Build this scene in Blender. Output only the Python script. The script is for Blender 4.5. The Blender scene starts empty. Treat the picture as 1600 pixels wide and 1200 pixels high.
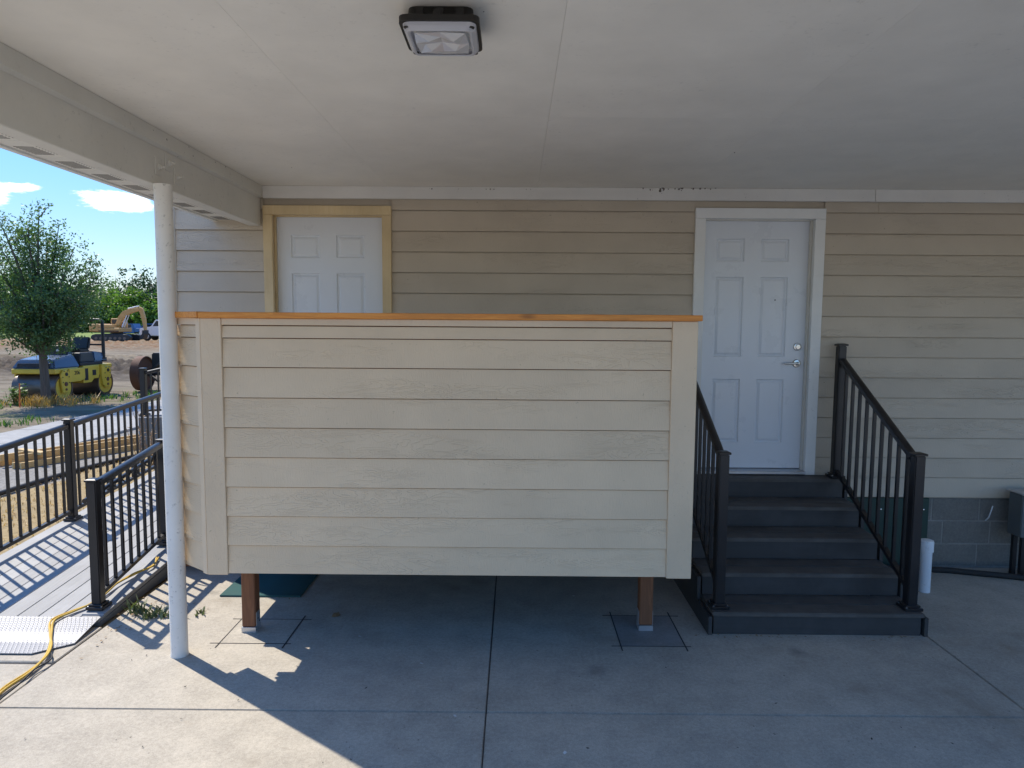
import bpy, bmesh, math, random
from mathutils import Vector, Matrix
import numpy as np

# ------------------------------------------------------------------ camera, sky, sun, exposure
scene = bpy.context.scene
col = scene.collection
R = math.radians
F_PX, CAM_H = 1070.0, 2.03
PITCH, YAW, ROLL = math.atan(92 / 1070), -5 / 1070, R(0.4)
fw = Vector((math.sin(YAW) * math.cos(PITCH), math.cos(YAW) * math.cos(PITCH), -math.sin(PITCH)))
r0 = Vector((math.cos(YAW), -math.sin(YAW), 0)); u0 = r0.cross(fw)
rt = r0 * math.cos(ROLL) + u0 * math.sin(ROLL); up = -r0 * math.sin(ROLL) + u0 * math.cos(ROLL)
cd = bpy.data.cameras.new('camera'); cam = bpy.data.objects.new('camera', cd); col.objects.link(cam)
cd.sensor_fit = 'HORIZONTAL'; cd.sensor_width = 36; cd.lens = 36 * F_PX / 1600
cd.clip_start = 0.05; cd.clip_end = 4000
m = Matrix((rt, up, -fw)).transposed().to_4x4(); m.translation = (0, 0, CAM_H)
cam.matrix_world = m
scene.camera = cam

SUN_EL = R(51); SUN_DIR = Vector((-0.805, 0.593, 0)).normalized()     # horizontal direction to the sun
SUN_AZ = math.atan2(SUN_DIR.x, SUN_DIR.y)
SKY_STRENGTH = 0.15
sun_d = bpy.data.lights.new('sun', 'SUN'); sun_d.energy = 2.0; sun_d.angle = R(0.53); sun_d.color = (1.0, 0.92, 0.79)
sun = bpy.data.objects.new('sun', sun_d); col.objects.link(sun)
sv = Vector((SUN_DIR.x * math.cos(SUN_EL), SUN_DIR.y * math.cos(SUN_EL), math.sin(SUN_EL)))
sun.rotation_euler = sv.to_track_quat('Z', 'Y').to_euler(); sun.location = (-20, 20, 30)

world = bpy.data.worlds.new('World'); scene.world = world; world.use_nodes = True
SHOULDER = 0.30
def build_world():
    nt = world.node_tree; N = nt.nodes; L = nt.links; N.clear()
    out = N.new('ShaderNodeOutputWorld'); bg = N.new('ShaderNodeBackground')
    sky = N.new('ShaderNodeTexSky'); sky.sky_type = 'NISHITA'; sky.sun_disc = False
    sky.sun_elevation = SUN_EL; sky.sun_rotation = SUN_AZ; sky.air_density = 1.0; sky.dust_density = 0.0; sky.ozone_density = 3.6
    tc = N.new('ShaderNodeTexCoord')
    nrm = N.new('ShaderNodeVectorMath'); nrm.operation = 'NORMALIZE'; L.new(tc.outputs['Generated'], nrm.inputs[0])
    sep = N.new('ShaderNodeSeparateXYZ'); L.new(nrm.outputs[0], sep.inputs[0])
    zc = N.new('ShaderNodeMath'); zc.operation = 'MAXIMUM'; zc.inputs[1].default_value = 0.0; L.new(sep.outputs['Z'], zc.inputs[0])
    za = N.new('ShaderNodeMath'); za.operation = 'ADD'; za.inputs[1].default_value = 0.12; L.new(zc.outputs[0], za.inputs[0])
    inv = N.new('ShaderNodeMath'); inv.operation = 'DIVIDE'; inv.inputs[0].default_value = 1; L.new(za.outputs[0], inv.inputs[1])
    pl = N.new('ShaderNodeVectorMath'); pl.operation = 'SCALE'; L.new(nrm.outputs[0], pl.inputs[0]); L.new(inv.outputs[0], pl.inputs['Scale'])
    no = N.new('ShaderNodeTexNoise'); no.inputs['Scale'].default_value = 2.3; no.inputs['Detail'].default_value = 9; no.inputs['Roughness'].default_value = 0.70
    L.new(pl.outputs[0], no.inputs['Vector'])
    cn = N.new('ShaderNodeMapRange'); cn.clamp = False; cn.inputs['From Min'].default_value = 0.25; cn.inputs['From Max'].default_value = 0.75; L.new(no.outputs['Fac'], cn.inputs['Value'])
    last = cn.outputs[0]
    # cumulus: a few clouds stand where the photograph has them, the rest of the sky gets clouds from the noise alone
    for d, size, amt in CLOUDS:
        su = N.new('ShaderNodeVectorMath'); su.operation = 'SUBTRACT'; su.inputs[1].default_value = d; L.new(nrm.outputs[0], su.inputs[0])
        ml = N.new('ShaderNodeVectorMath'); ml.operation = 'MULTIPLY'; ml.inputs[1].default_value = (1 / size[0], 1 / size[0], 1 / size[1]); L.new(su.outputs[0], ml.inputs[0])
        ln = N.new('ShaderNodeVectorMath'); ln.operation = 'LENGTH'; L.new(ml.outputs[0], ln.inputs[0])
        mr = N.new('ShaderNodeMapRange'); mr.interpolation_type = 'SMOOTHSTEP'; mr.inputs['From Min'].default_value = 1; mr.inputs['From Max'].default_value = 0
        mr.inputs['To Min'].default_value = 0; mr.inputs['To Max'].default_value = amt; L.new(ln.outputs['Value'], mr.inputs['Value'])
        ad = N.new('ShaderNodeMath'); ad.operation = 'ADD'; L.new(last, ad.inputs[0]); L.new(mr.outputs[0], ad.inputs[1]); last = ad.outputs[0]
    th = N.new('ShaderNodeMapRange'); th.interpolation_type = 'SMOOTHSTEP'; th.inputs['From Min'].default_value = 0.82; th.inputs['From Max'].default_value = 1.05; L.new(last, th.inputs['Value'])
    # the saturated look of the photograph's sky
    hs = N.new('ShaderNodeHueSaturation'); hs.inputs['Saturation'].default_value = 1.24; L.new(sky.outputs[0], hs.inputs['Color'])
    # soft shoulder: the brightest sky is held back evenly, as the phone's exposure does
    bw = N.new('ShaderNodeRGBToBW'); L.new(sky.outputs[0], bw.inputs[0])
    sh = N.new('ShaderNodeMath'); sh.operation = 'MULTIPLY_ADD'; sh.inputs[1].default_value = SHOULDER; sh.inputs[2].default_value = 1.0; L.new(bw.outputs[0], sh.inputs[0])
    iv = N.new('ShaderNodeMath'); iv.operation = 'DIVIDE'; iv.inputs[0].default_value = 1.0; L.new(sh.outputs[0], iv.inputs[1]); L.new(iv.outputs[0], hs.inputs['Value'])
    tn = N.new('ShaderNodeMixRGB'); tn.blend_type = 'MULTIPLY'; tn.inputs[0].default_value = 1; tn.inputs[2].default_value = (1.0, 0.92, 0.97, 1); L.new(hs.outputs[0], tn.inputs[1])
    mx = N.new('ShaderNodeMixRGB'); L.new(th.outputs[0], mx.inputs[0]); L.new(tn.outputs[0], mx.inputs[1]); mx.inputs[2].default_value = (3.2, 3.3, 3.45, 1)
    L.new(mx.outputs[0], bg.inputs['Color']); bg.inputs['Strength'].default_value = SKY_STRENGTH
    L.new(bg.outputs[0], out.inputs['Surface'])
def sky_dir(px, py):
    v = fw + rt * ((px - 800) / F_PX) - up * ((py - 600) / F_PX)
    return v.normalized()
CLOUDS = [(sky_dir(178, 311), (0.075, 0.027), 0.58), (sky_dir(-6, 303), (0.034, 0.026), 0.62), (sky_dir(40, 292), (0.024, 0.010), 0.5), (sky_dir(205, 318), (0.055, 0.018), 0.3)]
build_world()
scene.view_settings.view_transform = 'Standard'; scene.view_settings.look = 'None'
scene.view_settings.exposure = 1.68; scene.view_settings.gamma = 1.0; scene.view_settings.use_curve_mapping = False
scene.cycles.max_bounces = 10; scene.cycles.diffuse_bounces = 8; scene.cycles.transparent_max_bounces = 8

# ------------------------------------------------------------------ helpers
rnd = random.Random(7)

class B:
    """collects primitives in one bmesh"""
    def __init__(s): s.bm = bmesh.new()
    def hexa(s, v):
        vs = [s.bm.verts.new(p) for p in v]
        for f in ((0, 3, 2, 1), (4, 5, 6, 7), (0, 1, 5, 4), (1, 2, 6, 5), (2, 3, 7, 6), (3, 0, 4, 7)):
            s.bm.faces.new([vs[i] for i in f])
        return s
    def box(s, x0, x1, y0, y1, z0, z1):
        return s.hexa([(x0, y0, z0), (x1, y0, z0), (x1, y1, z0), (x0, y1, z0), (x0, y0, z1), (x1, y0, z1), (x1, y1, z1), (x0, y1, z1)])
    def prism(s, poly, a, b, axis='X'):
        """polygon extruded along an axis from a to b; poly is in the other two axes (YZ, XZ or XY)"""
        def P(u, v, t): return {'X': (t, u, v), 'Y': (u, t, v), 'Z': (u, v, t)}[axis]
        A = [s.bm.verts.new(P(u, v, a)) for u, v in poly]; C = [s.bm.verts.new(P(u, v, b)) for u, v in poly]
        n = len(poly)
        s.bm.faces.new(A[::-1]); s.bm.faces.new(C)
        for i in range(n): s.bm.faces.new([A[i], A[(i + 1) % n], C[(i + 1) % n], C[i]])
        return s
    def tube(s, pts, rad, n=10, caps=True):
        pts = [Vector(p) for p in pts]
        rad = rad if hasattr(rad, '__len__') else [rad] * len(pts)
        rings = []; prev = None
        for i, p in enumerate(pts):
            t = (pts[min(i + 1, len(pts) - 1)] - pts[max(i - 1, 0)])
            t = t.normalized() if t.length > 1e-9 else Vector((0, 0, 1))
            if prev is None:
                a = Vector((0, 0, 1)) if abs(t.z) < 0.9 else Vector((1, 0, 0))
                u = t.cross(a).normalized()
            else:
                u = (prev - t * prev.dot(t)).normalized()
            prev = u; w = t.cross(u)
            rings.append([s.bm.verts.new(p + (u * math.cos(2 * math.pi * k / n) + w * math.sin(2 * math.pi * k / n)) * rad[i]) for k in range(n)])
        for a, b in zip(rings, rings[1:]):
            for k in range(n): s.bm.faces.new([a[k], a[(k + 1) % n], b[(k + 1) % n], b[k]])
        if caps:
            s.bm.faces.new(rings[0][::-1]); s.bm.faces.new(rings[-1])
        return s
    def bar(s, p0, p1, w, h, upv=(0, 0, 1)):
        """square bar between two points; w sideways, h along upv"""
        p0 = Vector(p0); p1 = Vector(p1); t = (p1 - p0).normalized(); U = Vector(upv)
        sd = t.cross(U).normalized(); U = sd.cross(t).normalized()
        a = sd * w / 2; b = U * h / 2
        return s.hexa([p0 - a - b, p0 + a - b, p1 + a - b, p1 - a - b, p0 - a + b, p0 + a + b, p1 + a + b, p1 - a + b])
    def disc_ring(s, c, axis, prof, n=24):
        """lathe: prof = [(radius, offset along axis)]"""
        c = Vector(c); ax = Vector(axis).normalized()
        a = Vector((0, 0, 1)) if abs(ax.z) < 0.9 else Vector((1, 0, 0))
        u = ax.cross(a).normalized(); w = ax.cross(u)
        rings = []
        for r, o in prof:
            if r < 1e-6: rings.append([s.bm.verts.new(c + ax * o)])
            else: rings.append([s.bm.verts.new(c + ax * o + (u * math.cos(2 * math.pi * k / n) + w * math.sin(2 * math.pi * k / n)) * r) for k in range(n)])
        for A, C in zip(rings, rings[1:]):
            for k in range(n):
                k2 = (k + 1) % n
                if len(A) == 1 and len(C) > 1: s.bm.faces.new([A[0], C[k2], C[k]])
                elif len(C) == 1 and len(A) > 1: s.bm.faces.new([A[k], A[k2], C[0]])
                elif len(A) > 1: s.bm.faces.new([A[k], A[k2], C[k2], C[k]])
        return s
    def bevel(s, w=0.003, seg=1):
        bmesh.ops.recalc_face_normals(s.bm, faces=s.bm.faces)
        es = [e for e in s.bm.edges if len(e.link_faces) == 2 and e.calc_face_angle(0) > 0.5]
        bmesh.ops.bevel(s.bm, geom=es, offset=w, segments=seg, affect='EDGES', clamp_overlap=True)
        return s
    def mesh(s, name, mat, smooth=False):
        bmesh.ops.recalc_face_normals(s.bm, faces=s.bm.faces)
        me = bpy.data.meshes.new(name); s.bm.to_mesh(me); s.bm.free()
        for mm in (mat if isinstance(mat, (list, tuple)) else [mat]): me.materials.append(mm)
        if smooth:
            for p in me.polygons: p.use_smooth = True
            try: me.set_sharp_from_angle(angle=R(38))
            except Exception: pass
        return me
    def obj(s, name, mat, parent=None, smooth=False, **kw):
        return place(s.mesh(name, mat, smooth), name, parent, **kw)

def place(me, name, parent=None, loc=(0, 0, 0), rot=None, local=False):
    o = bpy.data.objects.new(name, me); col.objects.link(o)
    o.location = loc
    if rot: o.rotation_euler = rot
    if parent:
        o.parent = parent
        if not local: o.matrix_parent_inverse = PI_[parent.name]
    PI_[o.name] = Matrix.Translation(-Vector(loc)) @ (PI_[parent.name] if False else Matrix.Identity(4)) if not parent else Matrix.Translation(-Vector(loc))
    return o
PI_ = {}

def tag(o, label, cat, group=None):
    o['label'] = label; o['category'] = cat
    if group: o['group'] = group
    return o
def thing(name, label, cat, loc=(0, 0, 0), group=None, rotz=0):
    o = bpy.data.objects.new(name, None); col.objects.link(o); o.location = loc; o.rotation_euler = (0, 0, rotz)
    o.empty_display_size = 0.2
    PI_[o.name] = Matrix.Translation(-Vector(loc))
    return tag(o, label, cat, group)
def struct(o): o['kind'] = 'structure'; return o
def stuff(o): o['kind'] = 'stuff'; return o

# ------------------------------------------------------------------ materials
class Mat:
    def __init__(s, name):
        s.m = bpy.data.materials.new(name); s.m.use_nodes = True; s.nt = s.m.node_tree
        s.N = s.nt.nodes; s.b = s.N['Principled BSDF']; s.out = s.N['Material Output']
    def n(s, t, **kw):
        x = s.N.new(t)
        for k, v in kw.items():
            if k in x.inputs: x.inputs[k].default_value = v
            else: setattr(x, k, v)
        return x
    def l(s, a, b): s.nt.links.new(a, b)
    def coord(s, scale=(1, 1, 1), rand=True):
        tc = s.n('ShaderNodeTexCoord'); v = tc.outputs['Object']
        if rand:
            oi = s.n('ShaderNodeObjectInfo'); mu = s.n('ShaderNodeMath', operation='MULTIPLY'); mu.inputs[1].default_value = 37.0
            s.l(oi.outputs['Random'], mu.inputs[0])
            ad = s.n('ShaderNodeVectorMath', operation='ADD'); s.l(v, ad.inputs[0]); s.l(mu.outputs[0], ad.inputs[1]); v = ad.outputs[0]
        mp = s.n('ShaderNodeMapping'); mp.inputs['Scale'].default_value = scale; s.l(v, mp.inputs['Vector'])
        return mp.outputs[0]
    def noise(s, vec, scale=5, detail=6, rough=0.55, dist=0.0):
        x = s.n('ShaderNodeTexNoise'); x.inputs['Scale'].default_value = scale; x.inputs['Detail'].default_value = detail
        x.inputs['Roughness'].default_value = rough; x.inputs['Distortion'].default_value = dist
        s.l(vec, x.inputs['Vector']); return x.outputs['Fac']
    def rng(s, v, a, b, c=0.0, d=1.0):
        x = s.n('ShaderNodeMapRange'); x.inputs['From Min'].default_value = a; x.inputs['From Max'].default_value = b
        x.inputs['To Min'].default_value = c; x.inputs['To Max'].default_value = d; s.l(v, x.inputs['Value']); return x.outputs[0]
    def math(s, op, a, b=None):
        x = s.n('ShaderNodeMath', operation=op)
        for i, q in enumerate((a, b)):
            if q is None: continue
            if isinstance(q, (int, float)): x.inputs[i].default_value = q
            else: s.l(q, x.inputs[i])
        return x.outputs[0]
    def mix(s, f, a, b, mode='MIX'):
        x = s.n('ShaderNodeMixRGB', blend_type=mode)
        for i, q in enumerate((f, a, b)):
            if isinstance(q, (int, float)): x.inputs[i].default_value = q
            elif isinstance(q, tuple): x.inputs[i].default_value = (*q, 1) if len(q) == 3 else q
            else: s.l(q, x.inputs[i])
        return x.outputs[0]
    def color(s, c):
        if isinstance(c, tuple): s.b.inputs['Base Color'].default_value = (*c, 1)
        else: s.l(c, s.b.inputs['Base Color'])
        return s
    def bump(s, h, strength=0.3, dist=0.01):
        x = s.n('ShaderNodeBump'); x.inputs['Strength'].default_value = strength; x.inputs['Distance'].default_value = dist
        s.l(h, x.inputs['Height'])
        if s.b.inputs['Normal'].links: s.l(s.b.inputs['Normal'].links[0].from_socket, x.inputs['Normal'])
        s.l(x.outputs[0], s.b.inputs['Normal']); return s
    def set(s, **kw):
        for k, v in kw.items(): s.b.inputs[k.replace('_', ' ')].default_value = v
        return s

def paint(name, c, rough=0.45, var=0.08, dirt=0.0, bump=0.08, spec=0.5, metallic=0.0):
    """painted or plain surface with slight mottling, specks of dirt and fine relief"""
    M = Mat(name); v = M.coord()
    n = M.noise(v, 3.0, 7, 0.6)
    k = M.rng(n, 0.3, 0.7, 1 - var, 1 + var)
    cc = M.mix(1.0, c, k, 'MULTIPLY')
    if dirt > 0:
        d = M.noise(v, 38, 4, 0.65); d2 = M.noise(v, 1.7, 3)
        f = M.math('MULTIPLY', M.rng(d, 0.60, 0.74), M.rng(d2, 0.42, 0.62, 0, dirt))
        cc = M.mix(f, cc, tuple(q * 0.25 for q in c))
    M.color(cc); M.set(Roughness=rough, Metallic=metallic); M.b.inputs['Specular IOR Level'].default_value = spec
    M.bump(M.noise(v, 160, 4), bump, 0.002)
    r = M.rng(n, 0.3, 0.7, max(rough - 0.07, 0.02), rough + 0.09); M.l(r, M.b.inputs['Roughness'])
    return M.m

def siding_mat(name, c, along='X', strength=0.55, dirt=0.35):
    """fibre-cement board embossed with cedar grain: nested contour lines and a fine brushed tooth"""
    M = Mat(name)
    lo, hi = 3.2, 15.0
    v = M.coord((lo, lo, hi) if along == 'X' else (hi, hi, lo))
    f = M.noise(v, 1.0, 2, 0.5, 0.5)
    w = M.math('ABSOLUTE', M.math('SINE', M.math('MULTIPLY', f, 46.0)))
    w = M.rng(w, 0.0, 0.38, 1.0, 0.0)
    patch = M.rng(M.noise(M.coord((0.8, 0.8, 5.0) if along == 'X' else (5.0, 5.0, 0.8)), 1.3, 2), 0.48, 0.60, 0.0, 1.0)
    tv = M.coord((150, 150, 26) if along == 'X' else (60, 60, 40))
    tooth = M.noise(tv, 1.0, 3, 0.62)
    M.bump(tooth, 0.6, 0.003)
    M.bump(M.math('MULTIPLY', w, patch), strength, 0.0036)
    g = M.noise(M.coord(), 2.2, 5)
    cc = M.mix(1.0, c, M.rng(g, 0.3, 0.7, 0.94, 1.06), 'MULTIPLY')
    oi = M.n('ShaderNodeObjectInfo'); cc = M.mix(1.0, cc, M.rng(oi.outputs['Random'], 0, 1, 0.96, 1.04), 'MULTIPLY')
    d = M.math('MULTIPLY', M.rng(M.noise(M.coord(), 45, 3, 0.6), 0.69, 0.76), dirt)
    cc = M.mix(d, cc, (0.10, 0.085, 0.06))
    M.color(cc); M.set(Roughness=0.52)
    return M.m

def wood_mat(name, c1, c2, axis=0, scale=1.0, rough=0.55, knots=True):
    M = Mat(name); sc = [26 * scale] * 3; sc[axis] = 1.3 * scale
    v = M.coord(tuple(sc)); n = M.noise(v, 1.0, 5, 0.6, 0.6)
    rings = M.math('ABSOLUTE', M.math('SINE', M.math('MULTIPLY', n, 22.0)))
    cc = M.mix(M.rng(rings, 0, 1, 0.1, 0.9), c1, c2)
    cc = M.mix(M.rng(M.noise(M.coord((3, 3, 3)), 1.0, 4), 0.35, 0.7, 0, 0.5), cc, tuple(q * 0.62 for q in c1))
    if knots:
        vo = M.n('ShaderNodeTexVoronoi'); vo.inputs['Scale'].default_value = 1.0
        ks = [4.5 * scale] * 3; ks[axis] = 1.5 * scale; M.l(M.coord(tuple(ks)), vo.inputs['Vector'])
        cc = M.mix(M.rng(vo.outputs['Distance'], 0.03, 0.09, 0.7, 0.0), cc, tuple(q * 0.35 for q in c2))
    M.color(cc); M.set(Roughness=rough); M.bump(n, 0.25, 0.003)
    return M.m

def concrete_mat(name, c, stain=0.6, fine=0.17):
    M = Mat(name); v = M.coord(rand=False)
    a = M.noise(v, 0.9, 6, 0.6); b = M.noise(v, 5.5, 8, 0.65); d = M.noise(v, 150, 4, 0.7)
    k = M.math('ADD', M.rng(a, 0.3, 0.7, -0.10, 0.10), M.rng(b, 0.25, 0.75, -0.17, 0.17))
    k = M.math('ADD', k, M.rng(d, 0.25, 0.75, -fine, fine)); k = M.math('ADD', k, M.rng(M.noise(v, 48, 3, 0.65), 0.25, 0.75, -fine * .7, fine * .7)); k = M.math('ADD', k, 1.0)
    cc = M.mix(1.0, c, k, 'MULTIPLY')
    # brownish tyre and leaf stains
    st = M.math('MULTIPLY', M.rng(M.noise(v, 1.3, 5, 0.6), 0.56, 0.72), M.rng(M.noise(v, 9, 4), 0.35, 0.6, 0.2, stain))
    cc = M.mix(st, cc, (c[0] * 0.62, c[1] * 0.55, c[2] * 0.46))
    # drips of oil and gum: small dark spots, a few of them larger
    vo = M.n('ShaderNodeTexVoronoi'); vo.inputs['Scale'].default_value = 13; vo.inputs['Randomness'].default_value = 1; M.l(v, vo.inputs['Vector'])
    sp = M.math('MULTIPLY', M.rng(vo.outputs['Distance'], 0.03, 0.07, 1, 0), M.rng(M.noise(v, 3.1, 2), 0.45, 0.53, 0, 0.75))
    cc = M.mix(sp, cc, (0.05, 0.05, 0.05))
    vo2 = M.n('ShaderNodeTexVoronoi'); vo2.inputs['Scale'].default_value = 1.5; M.l(v, vo2.inputs['Vector'])
    wob = M.math('ADD', vo2.outputs['Distance'], M.rng(b, 0.2, 0.8, -0.06, 0.06))
    sp2 = M.math('MULTIPLY', M.rng(wob, 0.03, 0.11, 0.42, 0), M.rng(M.noise(v, 0.8, 2), 0.47, 0.54))
    cc = M.mix(sp2, cc, (0.06, 0.06, 0.055))
    # pale scuffs
    sc = M.math('MULTIPLY', M.rng(M.noise(M.coord((9, 28, 9), False), 1.0, 4, 0.7), 0.66, 0.76), 0.25)
    cc = M.mix(sc, cc, tuple(min(q * 1.5, 0.8) for q in c))
    M.color(cc); M.set(Roughness=0.82)
    M.bump(M.math('ADD', M.math('MULTIPLY', d, 0.6), b), 0.22, 0.004)
    return M.m

def leaf_mat(name, c1, c2, trans=0.35):
    M = Mat(name); v = M.coord(rand=False)
    n = M.noise(v, 1.1, 3); n2 = M.noise(v, 14, 2)
    cc = M.mix(M.rng(M.math('ADD', M.math('MULTIPLY', n, 0.55), M.math('MULTIPLY', n2, 0.45)), 0.36, 0.64), c1, c2)
    M.color(cc); M.set(Roughness=0.5)
    tr = M.n('ShaderNodeBsdfTranslucent'); M.l(M.mix(1.0, cc, (1.15, 1.25, 0.6), 'MULTIPLY'), tr.inputs['Color'])
    ms = M.n('ShaderNodeMixShader'); ms.inputs[0].default_value = trans
    M.l(M.b.outputs[0], ms.inputs[1]); M.l(tr.outputs[0], ms.inputs[2]); M.l(ms.outputs[0], M.out.inputs['Surface'])
    return M.m

BEIGE = (0.68, 0.525, 0.345)
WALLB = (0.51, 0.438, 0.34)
MT = dict(
    siding=siding_mat('counter_siding', BEIGE),
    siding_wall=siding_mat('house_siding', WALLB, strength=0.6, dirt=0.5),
    siding_trim=siding_mat('counter_trim', (0.68, 0.525, 0.35), 'Z', 0.35),
    frieze=siding_mat('frieze_paint', (0.66, 0.64, 0.60), 'X', 0.3, 0.6),
    white=paint('white_paint', (0.74, 0.74, 0.71), 0.42, 0.05, 0.5),
    ceiling=paint('ceiling_paint', (0.85, 0.81, 0.73), 0.7, 0.05, 0.25, 0.12),
    beam=paint('beam_paint', (0.66, 0.64, 0.58), 0.55, 0.06, 0.45, 0.15),
    door=paint('door_enamel', (0.70, 0.735, 0.775), 0.30, 0.02, 0.05, 0.03),
    jamb=paint('jamb_paint', (0.68, 0.66, 0.60), 0.45, 0.05, 0.5),
    primer=wood_mat('primed_pine', (0.66, 0.50, 0.27), (0.70, 0.55, 0.32), 2, 1.0, 0.55, False),
    post_white=paint('post_paint', (0.74, 0.71, 0.65), 0.5, 0.07, 0.75, 0.5),
    cap=wood_mat('cedar_cap', (0.80, 0.33, 0.055), (0.62, 0.21, 0.03), 0, 1.0, 0.5),
    post_wood=wood_mat('treated_post', (0.26, 0.108, 0.046), (0.17, 0.068, 0.03), 2, 1.0, 0.7),
    lumber=wood_mat('new_lumber', (0.66, 0.47, 0.22), (0.55, 0.36, 0.15), 1, 1.0, 0.7),
    galv=paint('galvanised_steel', (0.55, 0.57, 0.60), 0.38, 0.10, 0.2, 0.1, metallic=0.8),
    black=paint('black_aluminium', (0.012, 0.012, 0.014), 0.34, 0.1, 0.0, 0.06),
    concrete=concrete_mat('slab_concrete', (0.39, 0.352, 0.292), 0.7, 0.24),
    walk=concrete_mat('walk_concrete', (0.29, 0.285, 0.275)),
    bounce=concrete_mat('bounce_concrete', (0.48, 0.455, 0.41)),
    pad=concrete_mat('pad_concrete', (0.26, 0.25, 0.235), 0.6),
    joint=paint('joint_dirt', (0.11, 0.10, 0.085), 0.95, 0.2),
    cutline=paint('saw_cut', (0.035, 0.035, 0.035), 0.9),
    block=concrete_mat('block_concrete', (0.19, 0.18, 0.16), 0.6, 0.25),
    mortar=concrete_mat('mortar', (0.27, 0.26, 0.235), 0.3),
    green=paint('green_panel', (0.012, 0.045, 0.036), 0.55, 0.15, 0.3),
    mat=paint('green_mat', (0.022, 0.085, 0.085), 0.9, 0.2, 0.6, 0.6),
    rubber=paint('rubber', (0.02, 0.02, 0.02), 0.75, 0.2, 0.3, 0.4),
    pvc=paint('pvc', (0.72, 0.75, 0.78), 0.35, 0.03, 0.8),
    greybox=paint('grey_box', (0.10, 0.115, 0.12), 0.45, 0.08, 0.4),
    soffit=paint('soffit_vinyl', (0.72, 0.70, 0.64), 0.5, 0.03, 0.2),
    slot=paint('vent_slot', (0.19, 0.18, 0.165), 0.9),
    roof=paint('roof_shingle', (0.10, 0.095, 0.09), 0.9, 0.2, 0.3, 0.8),
    steel=paint('satin_nickel', (0.62, 0.61, 0.58), 0.22, 0.04, 0.0, 0.02, metallic=1.0),
    fixture=paint('bronze_fixture', (0.012, 0.010, 0.008), 0.45, 0.1),
    cord=paint('yellow_cord', (0.62, 0.40, 0.06), 0.5, 0.1, 0.3),
    pipe=paint('black_pipe', (0.018, 0.018, 0.02), 0.6, 0.1, 0.4),
    leaf_debris=paint('dry_leaf', (0.25, 0.16, 0.08), 0.8, 0.3),
    paper=paint('paper_scrap', (0.6, 0.6, 0.58), 0.8, 0.05),
    bark=wood_mat('bark', (0.16, 0.13, 0.11), (0.09, 0.075, 0.06), 2, 0.5, 0.9, False),
    tan=paint('tan_paint', (0.58, 0.33, 0.11), 0.5, 0.12, 0.6),
    yellow=paint('yellow_paint', (0.72, 0.50, 0.06), 0.4, 0.08, 0.5),
    hood=paint('blue_grey_hood', (0.065, 0.10, 0.17), 0.22, 0.06, 0.2),
    dark=paint('dark_metal', (0.02, 0.021, 0.024), 0.5, 0.15, 0.3),
    drum=paint('drum_steel', (0.16, 0.13, 0.115), 0.42, 0.2, 0.6, 0.3, metallic=0.6),
    rust=paint('rusty_steel', (0.15, 0.072, 0.045), 0.8, 0.25, 0.6, 0.8),
    glass=paint('vehicle_glass', (0.02, 0.03, 0.04), 0.08, 0.02),
    truck=paint('white_truck', (0.80, 0.80, 0.80), 0.3, 0.02),
    bluetruck=paint('blue_truck', (0.03, 0.11, 0.30), 0.3, 0.03),
    orange=paint('orange_marker', (0.75, 0.16, 0.03), 0.6, 0.05),
    leaf_dark=leaf_mat('oak_leaf', (0.055, 0.115, 0.045), (0.16, 0.25, 0.10), 0.40),
    leaf_bright=leaf_mat('bright_leaf', (0.070, 0.15, 0.028), (0.17, 0.28, 0.055), 0.42),
    leaf_mid=leaf_mat('mid_leaf', (0.045, 0.11, 0.025), (0.11, 0.21, 0.045), 0.4),
    leaf_far=leaf_mat('deep_leaf', (0.022, 0.055, 0.022), (0.06, 0.11, 0.04), 0.3),
    weed=leaf_mat('weed_leaf', (0.07, 0.10, 0.045), (0.17, 0.20, 0.10), 0.3),
    straw=leaf_mat('dry_grass', (0.36, 0.20, 0.06), (0.50, 0.34, 0.13), 0.3),
)

def lens_mat():
    M = Mat('frosted_lens'); v = M.coord(rand=False)
    M.color((0.66, 0.66, 0.70)); M.set(Roughness=0.18); M.b.inputs['Transmission Weight'].default_value = 0.35
    M.bump(M.noise(v, 90, 2), 0.1, 0.002); return M.m
MT['lens'] = lens_mat()

def deck_mat(name, c, axis=1, rough=0.6, weather=0.3):
    M = Mat(name); s1 = [60] * 3; s1[axis] = 2.0
    g = M.noise(M.coord(tuple(s1)), 1.0, 5, 0.6); w = M.noise(M.coord(), 4.0, 6, 0.6)
    cc = M.mix(1.0, c, M.rng(g, 0.25, 0.75, 0.88, 1.12), 'MULTIPLY')
    cc = M.mix(M.rng(w, 0.45, 0.72, 0, weather), cc, tuple(q * 1.7 for q in c))
    oi = M.n('ShaderNodeObjectInfo'); cc = M.mix(1.0, cc, M.rng(oi.outputs['Random'], 0, 1, 0.9, 1.1), 'MULTIPLY')
    M.color(cc); M.set(Roughness=rough); M.bump(g, 0.35, 0.002); return M.m
MT['deck'] = deck_mat('grey_decking', (0.255, 0.255, 0.255))
MT['deck_edge'] = deck_mat('grey_deck_edge', (0.16, 0.165, 0.17))
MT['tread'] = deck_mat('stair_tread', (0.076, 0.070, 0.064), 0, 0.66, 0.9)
MT['riser'] = deck_mat('stair_riser', (0.036, 0.037, 0.038), 0, 0.6, 0.7)

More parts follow.
